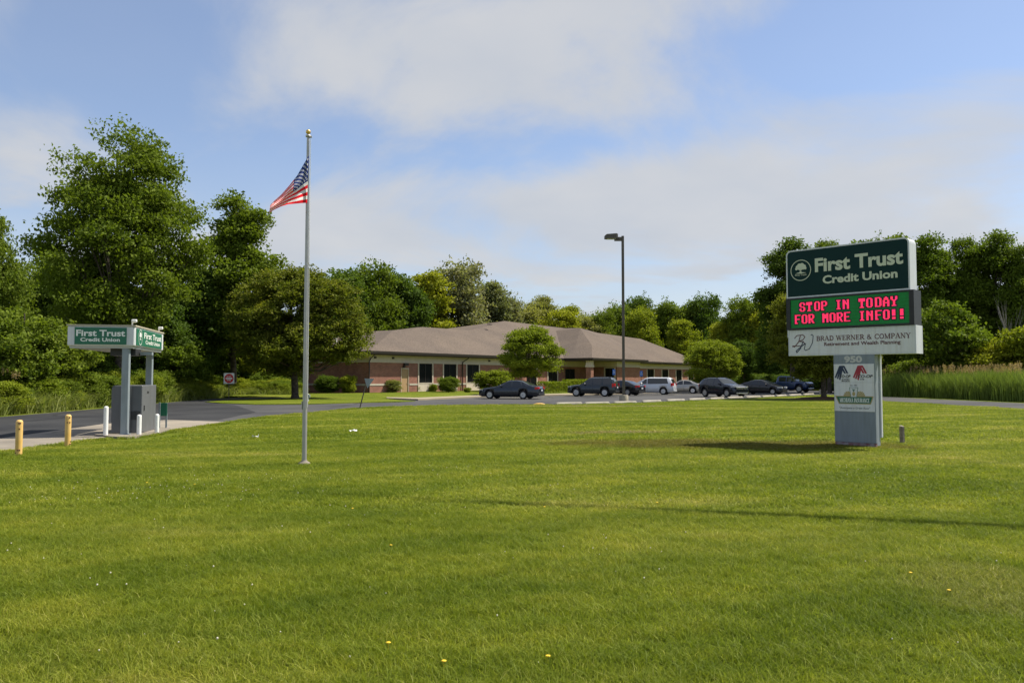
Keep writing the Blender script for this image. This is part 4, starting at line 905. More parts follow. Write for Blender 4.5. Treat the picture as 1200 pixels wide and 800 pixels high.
# ================================================================ PYLON SIGN
py = thing('pylon_sign', 'tall grey pylon sign with dark green cabinet and lit message board', 'sign', (7.10,20.2,0), R(-45))
def cabinet(x0, x1, z0, z1, dep, r, mframe, name, inset=.035):
    b = MB(); n = 6
    def outline(i):
        a = [(x0+i,z0+i),(x1-i,z0+i)]
        if r: a += [(x1-r+(r-i)*math.cos(R(t)), z1-r+(r-i)*math.sin(R(t))) for t in np.linspace(0,90,n)] + [(x0+r+(r-i)*math.cos(R(t)), z1-r+(r-i)*math.sin(R(t))) for t in np.linspace(90,180,n)]
        else: a += [(x1-i,z1-i),(x0+i,z1-i)]
        return a
    o = outline(0); i_ = outline(inset); k = len(o)
    rings = [[(p[0],.01,p[1]) for p in i_], [(p[0],0,p[1]) for p in i_], [(p[0],0,p[1]) for p in o], [(p[0],dep,p[1]) for p in o], [(p[0],dep,p[1]) for p in i_]]
    b.loft(rings); ob = b.build(name, mframe, py); fix_normals(ob); return i_
fo_ = cabinet(0, 3.0, 3.70, 4.93, .45, .13, M['white_metal'], 'cabinet')
b = MB(); b.add([(p[0],.004,p[1]) for p in fo_], [tuple(range(len(fo_)))]); fp = b.build('sign_face', M['dkgreen_panel'], py); fix_normals(fp)
b = MB(); put_text(b,'First Trust', .76, 2.86, 4.31, 4.66, -.004, bold=.035); put_text(b,'Credit Union', .95, 2.73, 4.0, 4.21, -.004, bold=.035); b.build('lettering', M['cream_text'], fp)
b = MB(); tree_emblem(b, .39, 4.40, .27, -.004); b.build('emblem', M['cream_text'], fp)
b = MB(); b.box(0,3.08,.0,.46,2.885,3.695); b.box(.0,3.08,-.03,-.001,2.885,2.93); b.box(.0,3.08,-.03,-.001,3.65,3.694); b.box(0,.11,-.03,-.001,2.931,3.649); b.box(2.97,3.08,-.03,-.001,2.931,3.649)
lb = b.build('message_board', M['black'], py)
FONT = {'S':"0111010001100000111000001100010111 0",'T':0}
F57 = {
'S':["01110","10001","10000","01110","00001","10001","01110"],'T':["11111","10101","00100","00100","00100","00100","01110"],
'O':["01110","10001","10001","10001","10001","10001","01110"],'P':["11110","10001","10001","11110","10000","10000","11000"],
'I':["01110","00100","00100","00100","00100","00100","01110"],'N':["10001","11001","10101","10011","10001","10001","10001"],
'D':["11110","10001","10001","10001","10001","10001","11110"],'A':["00100","01010","10001","10001","11111","10001","10001"],
'Y':["10001","10001","01010","00100","00100","00100","01110"],'F':["11111","10000","10000","11110","10000","10000","11000"],
'R':["11110","10001","10001","11110","10100","10010","10001"],'M':["10001","11011","10101","10101","10001","10001","10001"],
'E':["11111","10000","10000","11110","10000","10000","11111"],'!':["01100","01100","01100","01100","00000","01100","01100"],' ':["00000"]*7}
NC, NR = 112, 28
grid = np.zeros((NR, NC), int)
def led(txt, c0, r0, pitch):
    for i, ch in enumerate(txt):
        rows_ = F57[ch]; rows_ = [rows_[0],rows_[1],rows_[1],rows_[2],rows_[3],rows_[4],rows_[5],rows_[5],rows_[6]] if ch != '!' else [rows_[0]]*6 + [rows_[4]] + [rows_[5]]*2
        for r_, row in enumerate(rows_):
            for c_, v in enumerate(row):
                if v == '1':
                    for dc in (0,1):
                        cc0 = int(round(c0+i*pitch))+c_+dc
                        grid[r0+r_, cc0] = 2
led('STOP IN TODAY', 9, 3, 7.25); led('FOR MORE INFO!!', 4, 15, 7.05)
g2_ = grid.copy()
for r_ in range(NR):
    for c_ in range(NC):
        if grid[r_,c_] == 0 and (grid[max(0,r_-1):r_+2, max(0,c_-1):c_+2] == 2).any(): g2_[r_,c_] = 1
b = MB(); lx0, lx1, lz0, lz1 = .112, 2.968, 2.932, 3.648; cw = (lx1-lx0)/NC; ch_ = (lz1-lz0)/NR; rr = random.Random(2)
for r_ in range(NR):
    for c_ in range(NC):
        k = g2_[r_,c_]; m_ = {2:(0 if rr.random()<.75 else 4), 1:3, 0:(1 if (math.sin(c_*.13+r_*1.9)+rr.uniform(-.6,.6)) > -.1 else 2)}[k]
        x = lx0+c_*cw; z = lz1-(r_+1)*ch_; q = .0 if k==1 else cw*.06
        b.add([(x+q,-.006,z+q),(x+cw-q,-.006,z+q),(x+cw-q,-.006,z+ch_-q),(x+q,-.006,z+ch_-q)], [(0,1,2,3)], m_)
b.build('lit_message', [mat('led_pink_red',(1.0,.03,.10),.5,emit=.7), mat('led_green',(.0,.09,.015),.6,emit=.5), mat('led_green_dim',(.0,.07,.01),.6,emit=.6), M['black'], mat('led_pink',(.9,.02,.18),.5,emit=.65)], lb)
cabinet(.03, 3.10, 2.22, 2.875, .45, 0, M['white_metal'], 'cabinet', .03)
b = MB(); b.box(.062,3.068,.002,.008,2.252,2.843); fp = b.build('sign_face', M['sign_white'], py)
b = MB(); serif(b, 'BRAD WERNER & COMPANY', .76, 2.99, 2.585, 2.70, -.002); b.build('lettering', M['maroon'], fp)
b = MB(); put_text(b, 'Retirement and Wealth Planning', .96, 2.76, 2.425, 2.54, -.002, bold=.022); b.build('lettering', M['maroon'], fp)
b = MB()
X0, Z0, sx, sz = .14, 2.29, .55, .46
def mono(pts_, w, m=0): stroke(b, [(X0+p[0]*sx, Z0+p[1]*sz) for p in pts_], w, -.002-.0003*m, m)
mono([(.38,.95),(.30,.62),(.12,.38),(.0,.36)], .022); mono([(.10,.82),(.22,.97),(.50,1.0),(.60,.88),(.50,.72),(.30,.64)], .02); mono([(.30,.64),(.52,.62),(.58,.50),(.44,.38),(.0,.40),(.1,.33)], .02)
mono([(.50,.60),(.38,.25),(.20,.02),(.17,.12),(.40,.34),(.62,.52)], .022, 1); mono([(.62,.52),(.56,.2),(.62,.14),(.80,.22),(.95,.55),(.99,.92),(.93,1.0),(.88,.96)], .018, 1)
b.build('monogram', [M['maroon'], M['navy']], fp)
# column
b = MB(); b.bbox(1.18,2.165,.0,.10,.10,2.218,.012); colm = b.build('column', M['bluegrey'], py)
b = MB(); b.box(1.22,2.13,.103,.36,.0,2.216); b.build('core', M['grey_metal'], colm)
b = MB(); b.bbox(1.19,2.165,.362,.45,.22,2.217,.012); b.build('rear_panel', M['white_metal'], colm)
b = MB(); b.box(1.19,2.155,.004,.098,-.02,.099); b.build('rusted_foot', mat('rusty_red_base',(.16,.05,.05),.9,col2=(.26,.25,.26),nscale=9), colm)
fx = lambda v: 1.18+(v-45)/495*.985
fz = lambda v: 1.65+(443-(410+v/10))/47.7
b = MB(); b.box(1.195,2.15,-.008,-.001,.85,1.545); b.box(1.195,2.15,-.008,-.001,1.549,1.995); cp_ = b.build('tenant_panel', M['sign_white'], colm)
b = MB(); put_text(b,'950', fx(178), fx(395), fz(152), fz(72), -.003, bold=.05); b.build('house_number', mat('pale_number',(.50,.50,.47),.5), colm)
def coop(xa, mk, words, w):
    b = MB()
    sc = 190.0
    for i in range(3):      # left leg of the peak, three slanting bars ; right leg
        o = i*26
        b.add([(fx(xa+o),-.010,fz(320+o*.7-6*i)),(fx(xa+o+17),-.010,fz(330+o*.7-6*i)),(fx(xa+72+o*.55+14),-.010,fz(185)),(fx(xa+58+o*.55),-.010,fz(185))], [(0,1,2,3)], 0)
    for i in range(2):
        o = i*30
        b.add([(fx(xa+70+o),-.0112,fz(184)),(fx(xa+92+o),-.0112,fz(184)),(fx(xa+140+o),-.0112,fz(275)),(fx(xa+116+o),-.0112,fz(275))], [(0,1,2,3)], 0)
    b.build('emblem', mk, cp_)
    b = MB(); put_text(b,'CO-OP', fx(xa+58), fx(xa+w), fz(325), fz(290), -.0125, bold=.03, shear=.25)
    for i, wd in enumerate(words): put_text(b, wd, fx(xa+85), fx(xa+85+len(wd)*16), fz(350+i*20), fz(335+i*20), -.0125, bold=.03)
    b.build('lettering', M['ink'], cp_)
coop(60, M['navy'], ['SHARED','BRANCH'], 195); coop(282, M['red_mark'], ['ATM'], 236)
b = MB(); b.add([(fx(62),-.010,fz(535)),(fx(523),-.010,fz(535)),(fx(488),-.010,fz(628)),(fx(106),-.010,fz(628))], [(0,1,2,3)][:1], 1)
b.add([(fx(78),-.0112,fz(544)),(fx(508),-.0112,fz(544)),(fx(480),-.0112,fz(619)),(fx(114),-.0112,fz(619))], [(0,1,2,3)], 0); 
for cx_ in (222, 365):
    for k in range(7):
        a = R(10+k*26.5); c0, z0_ = fx(cx_), fz(534); r_ = .11
        b.add([(c0,-.0101,z0_),(c0+r_*math.cos(a-.19),-.0101,z0_+r_*math.sin(a-.19)),(c0+r_*1.06*math.cos(a),-.0101,z0_+r_*1.06*math.sin(a)),(c0+r_*math.cos(a+.19),-.0101,z0_+r_*math.sin(a+.19))], [(0,1,2,3)], 1)
b.add([(fx(252),-.0122,fz(548)),(fx(325),-.0122,fz(548)),(fx(342),-.0122,fz(436)),(fx(236),-.0122,fz(436))], [(0,1,2,3)], 2)
stroke(b, [(fx(256),fz(548)),(fx(238),fz(438)),(fx(340),fz(438)),(fx(322),fz(548)),(fx(256),fz(548))], .010, -.0128, 0)
disc(b, fx(289), fz(510), .052, -.0135, 1, 14, rx=.036); 
for a in (-25,0,25): stroke(b, [(fx(289),fz(482)),(fx(289+a*.6),fz(456))], .014, -.0134, 0)
b.build('emblem', [M['sign_green'], M['sign_gold'], M['sign_white']], cp_)
b = MB(); serif(b,'MICHIANA INSURANCE', fx(118), fx(474), fz(608), fz(560), -.0118); b.build('lettering', M['white_text'], cp_)
b = MB(); put_text(b,'Est. 1981', fx(250), fx(328), fz(422), fz(402), -.010); put_text(b,'"Anticipate a Great Rate"', fx(112), fx(480), fz(690), fz(660), -.010, shear=.2); b.build('lettering', mat('grey_lettering',(.16,.18,.18),.5), cp_)
b = MB(); b.box(-.04,-.001,.1,.3,2.7,2.95); b.build('junction_box', M['white_metal'], py)

# ================================================================ DRIVE-UP KIOSK
ki = thing('drive_up_kiosk', 'drive-up bank machine under a two-post canopy with green signs', 'bank machine', (-10.74,22.3,0), math.atan2(.22,.975))
b = MB()
b.bbox(-1.75,0,0,3.8,2.56,3.12,.03); can = b.build('canopy', M['white_metal'], ki)
b = MB(); b.box(-1.77,.02,-.02,3.82,3.121,3.16); b.build('canopy_cap', mat('tan_cap',(.45,.40,.30),.6), can)
b = MB(); b.box(-1.70,-.05,.05,3.75,2.50,2.558); b.build('canopy_soffit', mat('canopy_soffit_paint',(.45,.46,.44),.6), can)
b = MB(); b.box(-.72,-.05,.35,1.0,2.30,2.499); b.build('camera_box', M['dark'], can)
b = MB(); b.box(-.02,.30,.75,.95,2.33,2.42); b.build('canopy_lamp', M['grey_metal'], can)
b = MB(); b.box(-1.56,-.215,-.014,-.002,2.60,3.08); fp = b.build('sign_face', M['green_panel'], can)
b = MB(); put_text(b,'First Trust', -1.52,-.25, 2.83,3.01,-.018, bold=.03); put_text(b,'Credit Union', -1.41,-.385, 2.68,2.79,-.018, bold=.03); b.build('lettering', M['white_text'], fp)
side = bpy.data.objects.new('side_sign', None)
b = MB(); b.box(.13,3.49,-.014,-.002,2.60,3.08); fp = b.build('sign_face', M['green_panel'], can, rot=(0,0,R(90)))
b = MB(); put_text(b,'First Trust', 1.06,3.38, 2.83,3.01,-.018, bold=.02); put_text(b,'Credit Union', 1.24,3.18, 2.67,2.79,-.018, bold=.02); b.build('lettering', M['white_text'], fp)
b = MB(); tree_emblem(b, .60, 2.84, .225, -.018, words=False); b.build('emblem', M['white_text'], fp)
for x_, y_ in ((-.25,.16),(-.30,3.3)):
    b = MB(); b.bbox(x_-.095,x_+.095,y_-.095,y_+.095,.06,2.499,.012); b.box(x_-.14,x_+.14,y_-.14,y_+.14,.045,.075); b.build('post', M['grey_metal'], ki)
b = MB(); b.bbox(-.69,.10,.59,2.4,.06,1.44,.015); at_ = b.build('machine_cabinet', M['atm'], ki)
b = MB(); b.bbox(-.78,-.692,.8,2.2,.35,1.36,.02); b.box(-.70,-.20,.55,.588,.08,1.40); b.build('machine_front', M['atm'], at_)
b = MB(); 
for i in range(7): b.box(-.18+i*.035,-.162+i*.035,.578,.588,.45,.70)
b.build('vent_grille', M['dark'], at_)
b = MB(); b.box(.101,.108,1.2,1.4,1.2,1.26); b.build('name_plate', M['dark'], at_); b = MB(); b.box(.101,.12,.8,.86,.7,.85); b.build('lock_plate', M['dark'], at_)
for x_, y_ in ((-.10,.12),(-.08,3.5)):
    b = MB(); b.tube([(x_,y_,3.161),(x_,y_,3.22),(x_+.03,y_,3.26)], .02); b.bbox(x_-.02,x_+.12,y_-.05,y_+.05,3.24,3.33,.02); b.build('flood_lamp', M['white'], can)
pad_px = [(111,511),(130,513.4),(149,514.4),(175,511),(198,506.2),(200,504),(190,501.6),(165,501),(128,504.6)]
b = MB(); pp = [G(*p) for p in pad_px]; b.prism([(p.x,p.y) for p in pp][::-1], .0, .06); o = b.build('concrete_pad', M['concrete']); fix_normals(o); o['kind'] = 'structure'
# bollards
def bollard(name, px, py_, ptop, label, m, r, grp, cap=True):
    p = G(px, py_, .06 if name == 'white_bollard' else 0); h = P(px, ptop, p.y).z - p.z
    t = thing(name, label, 'bollard', p, random.random(), grp)
    b = MB(); b.lathe([(r,-.1),(r,h-.05),(r*.97,h-.03),(r*.8,h-.008),(r*.4,h+.004),(.001,h+.006)], 20); b.build('post', m, t)
    return t, h
y1 = mat('scuffed_yellow_paint', (.62,.38,.09), .6, col2=(.70,.46,.16), nscale=5)
for px, py_, pt, l_ in ((21.7,533.3,492,'yellow bollard nearest the left edge of the picture'),(79.2,522.8,485.7,'yellow bollard between the leftmost one and the kiosk')):
    t, h = bollard('yellow_bollard', px, py_, pt, l_, y1, .068, 'yellow bollards beside the concrete apron')
    b = MB()
    for _ in range(6): a = random.uniform(3.6,5.8); z = random.choice([.04,.1,h-.08,h*.55,h-.2]); b.bbox(.064*math.cos(a)-.014,.064*math.cos(a)+.014,.064*math.sin(a)-.012,.064*math.sin(a)+.012,z,z+.03,.004)
    b.build('rust_chips', M['rust'], t)
for px, py_, pt, l_ in ((123.7,509.4,476,'taller white bollard left of the kiosk post'),(162.8,508.6,485.7,'short white bollard in front of the grey machine cabinet'),(183.7,506.3,485,'short white bollard right of the grey machine cabinet')):
    bollard('white_bollard', px, py_, pt, l_, M['white'], .062, 'white bollards round the kiosk')
p = G(190.5,503.3); t = thing('green_notice_board','small green board on two grey posts behind the kiosk','sign', p, R(12))
b = MB(); b.bbox(-.075,.13,-.02,.0,.44,.86,.01); b.build('board', M['green_panel'], t)
for x_ in (-.11,.10): b = MB(); b.box(x_-.025,x_+.025,.002,.05,0,.87 if x_<0 else .5); b.build('post', M['grey_metal'], t)

# ================================================================ FLAGPOLE AND FLAG
pb = G(356.5,544); fl = thing('flagpole','tall slim silver flagpole with gold ball standing on the lawn','flagpole', pb)
ztop = P(362,160,pb.y).z
b = MB(); b.lathe([(.045,0.0),(.045,.8),(.042,2.0),(.028,ztop-.08),(.026,ztop-.02)], 20); b.build('pole', M['alu'], fl)
b = MB(); b.lathe([(.12,-.03),(.12,.02),(.10,.04),(.062,.06),(.054,.08)], 24); b.build('base_collar', M['concrete'], fl)
b = MB(); b.lathe([(.028,ztop-.02),(.05,ztop-.01),(.05,ztop+.02),(.02,ztop+.04),(.012,ztop+.05)], 16); b.cyl((.03,-.03,ztop-.02),(.08,-.03,ztop-.02),.02); b.build('truck', M['alu'], fl)
b = MB(); b.lathe([(.001,ztop+.04)]+[(.048*math.sin(R(a)), ztop+.088-.048*math.cos(R(a))) for a in range(15,180,15)]+[(.001,ztop+.136)], 16); b.build('ball', M['gold'], fl)
b = MB(); b.tube([(.055,-.02,1.1),(.052,-.01,3),(.05,-.01,ztop-.05)], .006, 5); b.build('halyard', M['white'], fl)
b = MB(); b.box(-.06,-.045,-.03,.03,1.05,1.2); b.build('cleat', M['alu'], fl)
fm = bpy.data.materials.new('flag_cloth'); fm.use_nodes = True; t = fm.node_tree; t.nodes.clear()
uv = N(t,'ShaderNodeUVMap'); sp = N(t,'ShaderNodeSeparateXYZ'); t.links.new(uv.outputs[0], sp.inputs[0])
def mth(op, a, b_=None, c_=None):
    n_ = N(t,'ShaderNodeMath',operation=op)
    for i, v in enumerate((a,b_,c_)):
        if v is None: continue
        if isinstance(v,(int,float)): n_.inputs[i].default_value = v
        else: t.links.new(v, n_.inputs[i])
    return n_.outputs[0]
vv = sp.outputs[1]; uu = sp.outputs[0]
par = mth('FLOORED_MODULO', mth('FLOOR', mth('MULTIPLY', vv, 13)), 2)     # 0 -> red (bottom stripe red)
canton = mth('MULTIPLY', mth('LESS_THAN', uu, .4), mth('GREATER_THAN', vv, 6/13))
su = mth('MULTIPLY', mth('DIVIDE', uu, .4), 12); sv = mth('MULTIPLY', mth('DIVIDE', mth('SUBTRACT', vv, 6/13), 7/13), 10)
ru = mth('ROUND', su); rv = mth('ROUND', sv)
odd = mth('FLOORED_MODULO', mth('ADD', ru, rv), 2)
dd = mth('SQRT', mth('ADD', mth('POWER', mth('MULTIPLY', mth('SUBTRACT', su, ru), 1.0), 2), mth('POWER', mth('SUBTRACT', sv, rv), 2)))
star = mth('MULTIPLY', mth('LESS_THAN', dd, .42), mth('COMPARE', odd, 0, .1))
star = mth('MULTIPLY', star, mth('MULTIPLY', mth('MULTIPLY', mth('GREATER_THAN', ru, .5), mth('LESS_THAN', ru, 11.5)), mth('MULTIPLY', mth('GREATER_THAN', rv, .5), mth('LESS_THAN', rv, 9.5))))
def cmix(f, a, b_):
    n_ = N(t,'ShaderNodeMix',data_type='RGBA'); t.links.new(f, n_.inputs[0])
    for s_, v in ((6,a),(7,b_)):
        if isinstance(v, tuple): n_.inputs[s_].default_value = (*v,1)
        else: t.links.new(v, n_.inputs[s_])
    return n_.outputs[2]
st = cmix(par, (.85,.02,.035), (.93,.91,.90)); ca = cmix(star, (.025,.05,.22), (.78,.78,.8)); fc = cmix(canton, st, ca)
d_ = N(t,'ShaderNodeBsdfPrincipled'); d_.inputs['Roughness'].default_value = .7; t.links.new(fc, d_.inputs['Base Color']); tr = N(t,'ShaderNodeBsdfTranslucent'); t.links.new(fc, tr.inputs[0])
ms = N(t,'ShaderNodeMixShader'); ms.inputs[0].default_value = .7; t.links.new(d_.outputs[0], ms.inputs[1]); t.links.new(tr.outputs[0], ms.inputs[2]); oo = N(t,'ShaderNodeOutputMaterial'); t.links.new(ms.outputs[0], oo.inputs[0])
NU, NV = 60, 36; pD = pb.y
top_c = [(363.5,183),(357,193),(349,206),(340,217),(330,228),(322,235),(317,240)]
bot_c = [(361.5,238.5),(354,238.5),(346,239),(338,239.6),(330,241.8),(322,245.5),(315.5,249.5)]
def crv(c, u): x = u*(len(c)-1); i = min(int(x), len(c)-2); f = x-i; return (c[i][0]*(1-f)+c[i+1][0]*f, c[i][1]*(1-f)+c[i+1][1]*f)
V = []; UVs = []
for j in range(NV+1):
    for i in range(NU+1):
        u, v = i/NU, j/NV; a = crv(bot_c,u); c_ = crv(top_c,u)
        bend = math.sin(v*math.pi)*u*(-1.5)
        px = a[0]+(c_[0]-a[0])*v; pyy = a[1]+(c_[1]-a[1])*v + bend
        dep = .10*math.sin(v*9+u*5)*min(1,u*2.2) + .09*u*math.sin(u*6+1) + .06*math.sin(u*11-v*4)*u
        q = P(px, pyy, pD+dep); V.append((q.x-.012*(1-u), q.y-.055*(1-u)**3, q.z)); UVs.append((u,v))
me = bpy.data.meshes.new('flag'); me.from_pydata(V, [], [(j*(NU+1)+i, j*(NU+1)+i+1, (j+1)*(NU+1)+i+1, (j+1)*(NU+1)+i) for j in range(NV) for i in range(NU)])
ul = me.uv_layers.new(name='UVMap'); ul.data.foreach_set('uv', [c for l in me.loops for c in UVs[l.vertex_index]]); me.polygons.foreach_set('use_smooth',[True]*len(me.polygons)); me.materials.append(fm)
flag = bpy.data.objects.new('flag', me); C.objects.link(flag)
_off = Vector(V[0]); me.transform(Matrix.Translation(-_off)); flag.location = _off
tag(flag,'stars and stripes flag drooping left from the silver flagpole','flag')

# ================================================================ LAMP POSTS
def lamp(px, pbase, ptop, label, armdir=-1, head=True):
    p = G(px, pbase); zt_ = P(px, ptop, p.y).z
    t = thing('lamp_post', label, 'street lamp', p, 0, 'lamp posts of the parking lot')
    b = MB(); b.lathe([(.30,-.1),(.30,.50),(.28,.53),(.001,.535)], 28); b.build('concrete_base', mat('lamp_base_concrete',(.36,.32,.25),.9,col2=(.27,.24,.19),nscale=4) if 'lamp_base_concrete' not in bpy.data.materials else bpy.data.materials['lamp_base_concrete'], t)
    b = MB(); b.bbox(-.082,.082,-.082,.082,.56,zt_,.012); b.box(-.16,.16,-.16,.16,.536,.565); b.build('pole', M['bronze'], t)
    if head:
        hd = thing('x','', '', ) if False else None
        b = MB(); s = armdir
        b.bbox(s*.083,s*.56,-.10,.10,zt_-.34,zt_-.08,.015); b.build('arm', M['bronze'], t)
        b = MB(); x0, x1 = s*.34, s*1.22
        b.loft([[(x0,-.2,zt_-.16),(x0,.2,zt_-.16),(x0,.2,zt_+.10),(x0,-.2,zt_+.10)],[(x0+s*.1,-.25,zt_-.20),(x0+s*.1,.25,zt_-.20),(x0+s*.1,.25,zt_+.14),(x0+s*.1,-.25,zt_+.14)],[(x1-s*.12,-.25,zt_-.20),(x1-s*.12,.25,zt_-.20),(x1-s*.12,.25,zt_+.09),(x1-s*.12,-.25,zt_+.09)],[(x1,-.23,zt_-.19),(x1,.23,zt_-.19),(x1,.23,zt_+.0),(x1,-.23,zt_+.0)]])
        ho = b.build('lamp_head', M['bronze'], t); fix_normals(ho)
        b = MB(); b.box(min(x0+s*.14,x1-s*.14),max(x0+s*.14,x1-s*.14),-.19,.19,zt_-.220,zt_-.201); b.build('lens', M['lens'], ho)
    return t
lamp(731, 472, 276.5, 'tall bronze lamp post on a round concrete base, in front of the porch')
lamp(964, 462.6, 330, 'lamp post on concrete base half hidden by the maple at the lot end')

# ================================================================ WHEEL STOPS
ws0 = None
stops = [(652,681.5,473.6),(685.5,713.5,473.2),(720,745,472.3),(752.5,774.5,470.9),(781.5,802,469.6),(807,826,468.4),(832,848,467.4),(853,870,466.4),(874,891,465.6),(893,907,464.9),(910,921,464.1),(925,938,463.2),(942,953,462.4)]
ords = ['first','second','third','fourth','fifth','sixth','seventh','eighth','ninth','tenth','eleventh','twelfth','last']
for i,(a,b_,y) in enumerate(stops):
    pa = G(a,y+.3); pc = G(b_,y-.3); d = pc-pa; L0 = 1.83
    if ws0 is None:
        b = MB(); h = L0/2
        b.loft([[(x,-.09,0),(x,.09,0),(x,.085,z2*.5),(x,.05,z2),(x,-.05,z2),(x,-.085,z2*.5)] for x,z2 in ((-h,.08),(-h+.06,.125),(h-.06,.125),(h,.08))])
        ws0 = b.build('wheel_stop', M['stop']); fix_normals(ws0); o = ws0
    else: o = ws0.copy(); C.objects.link(o)
    o.location = (pa+pc)/2 + Vector((0,0,.009)); o.rotation_euler = (0,0,math.atan2(d.y,d.x) + random.uniform(-.04,.04)); o.scale = (min(1.5,max(.8,d.length/L0)),1,1.05)
    lm = {0:'right of the grey sedan',2:'just behind the lamp post base',3:'just right of the lamp post base',12:'nearest the maple trunk'}.get(i,'along the lawn edge')
    tag(o, ('%s concrete wheel stop from the left, %s' % (ords[i], lm)).strip(), 'wheel stop', 'concrete wheel stops along the parking lot edge')
# yellow-painted kerb scrap at the lawn corner
q = MB(); q.lathe([(.35,0),(.3,.07),(.15,.11),(.001,.12)], 12); o = q.build('painted_kerb_stub', M['yellow']); o.location = G(632,474.2); o.scale = (1.1,.4,1); tag(o,'low yellow painted kerb stub at the lawn corner left of the wheel stops','kerb')

# ================================================================ SMALL SIGNS
p = G(268,468.5); t = thing('do_not_enter_sign','red and white do not enter sign on a thin post by the drive','sign', p)
s_ = p.y/FPX
b = MB(); z0 = P(268,449.5,p.y).z; z1 = P(268,437,p.y).z; hw = (z1-z0)/2; zc2 = (z0+z1)/2
b.bbox(-hw,hw,-.012,.0,z0,z1,.01); pl = b.build('plate', M['white'], t)
b = MB(); disc(b,0,zc2,hw*.86,-.016,0,28); b.add([(-hw*.62,-.019,zc2-hw*.14),(hw*.62,-.019,zc2-hw*.14),(hw*.62,-.019,zc2+hw*.14),(-hw*.62,-.019,zc2+hw*.14)],[(0,1,2,3)],1)
put_text(b,'DO NOT', -hw*.42,hw*.42, zc2+hw*.24,zc2+hw*.5,-.02,1); put_text(b,'ENTER', -hw*.38,hw*.38, zc2-hw*.5,zc2-hw*.24,-.02,1); b.build('symbol', [M['red'],M['white_text']], pl)
b = MB(); b.box(-.03,.03,.002,.03,0,z1-.05); b.build('post', M['bronze'], t)
p = G(421,478.2); t = thing('yield_sign','leaning yield sign seen from its grey back at the lawn corner','sign', p)
D = p.y; a = P(421,478.2,D); e = P(430.5,444,D)
b = MB(); b.tube([a-p-Vector((0,0,.1)), e-p], .032, 8); b.build('post', M['bronze'], t)
b = MB(); q_ = [P(427.2,443.2,D)-p, P(438.7,443.6,D)-p, P(430.6,455.0,D)-p]
b.loft([[v+Vector((0,-.045,0)) for v in q_],[v+Vector((0,-.035,0)) for v in q_]]); o = b.build('plate', M['grey_metal'], t); fix_normals(o)
b = MB(); b.bbox(-.05,.25,-.03,.03,.9,1.02,.01); 
for px, py_, ptop, l_ in ((719.5,458,432.5,'blue accessible parking sign left, against the entrance door'),(751.5,457,434.5,'blue accessible parking sign right, by the end of the porch block')):
    D = 92 if px < 730 else 96; base = P(px,443,D); base.z = .13; t = thing('accessible_parking_sign', l_, 'sign', base, 0, 'accessible parking signs')
    zt_ = P(px,ptop,D).z - .13; w_ = 1.7*D/FPX
    b = MB(); b.bbox(-w_,w_,-.015,0,zt_-.68,zt_,.01); pl = b.build('plate', M['blue'], t)
    b = MB(); disc(b,-.01,zt_-.16,.04,-.018,0,10); stroke(b,[(-.01,zt_-.2),(-.01,zt_-.34),(.08,zt_-.34),(.11,zt_-.46)],.03,-.018); stroke(b, arc(0,zt_-.40,.10,.10,120,350,10), .02, -.018); b.build('symbol', M['white_text'], pl)
    b = MB(); b.box(-.03,.03,.002,.04,0,zt_-.02); b.build('post', M['bronze'], t)
# short wooden stake, small grey utility pedestal, litter
p = G(1057.5,519.5); q = MB(); q.bbox(-.045,.045,-.045,.045,-.1,.43,.008); q.add([(-.045,-.045,.431),(.045,-.045,.431),(.045,.045,.46),(-.045,.045,.46)],[(0,1,2,3)]); o = q.build('wooden_stake', M['wood'], loc=p); o.rotation_euler=(R(1),R(-3),.5); tag(o,'short weathered wooden stake in the lawn right of the pylon sign','post')
p = G(360.5,470.5); t = thing('utility_pedestal','small pale grey utility pedestal on the grass island behind the flagpole','utility box', p)
q = MB(); q.bbox(-.07,.07,-.06,.06,0,.55,.02); q.build('housing', M['white_metal'], t); q = MB(); q.bbox(.04,.17,-.07,.05,.28,.5,.02); q.build('meter', M['grey_metal'], t)
rr = random.Random(8)
for px, py_, l_, w_ in ((299,513.5,'small crumpled white paper scrap on the lawn near the kiosk',.09),(414,506.5,'pale plastic scrap lying on the lawn right of the flagpole',.12)):
    q = MB(); n = 5; vs = [(x*w_/n*2-w_, y*w_/n*1.2-w_*.5, .035+abs(rr.gauss(0,.03))) for y in range(n) for x in range(n+1)]
    q.add(vs, [(y*(n+1)+x, y*(n+1)+x+1, (y+1)*(n+1)+x+1, (y+1)*(n+1)+x) for y in range(n-1) for x in range(n)]); o = q.build('litter', M['white'], loc=G(px,py_)); tag(o,l_,'litter')
# ================================================================ OVERHEAD CABLE (unseen above the frame; thickened and tapered to shape the lawn shadow)
c1 = Vector((16.2,7.7,5.3)); c2 = Vector((-15.6,22.2,17.5))
q = MB(); pts_ = [c1.lerp(c2, i/24) - Vector((0,0,.0)) for i in range(25)]; q.tube(pts_, [.09 if i < 7 else max(.010, .09-.020*(i-6)) for i in range(25)], 8); o = q.build('shadow_cable', M['dark']); tag(o,'unseen dark overhead cable, thickened to throw a shadow across the lawn','cable')
for (x_,y_,h_,l_) in ((16.2,7.7,5.4,'wooden service pole beyond the right edge of the picture'),(-15.6,22.2,17.7,'tall wooden utility pole just beyond the left edge of the picture')):  # unseen poles that hold up the shadow cable
    t = thing('utility_pole', l_, 'utility pole', (x_,y_,0)); q = MB(); q.lathe([(.15,-.2),(.15,.5),(.11,h_)],14); q.build('pole', M['polewood'], t); q = MB(); q.box(-.9,.9,-.05,.05,h_-.5,h_-.38); q.build('crossarm', M['polewood'], t)

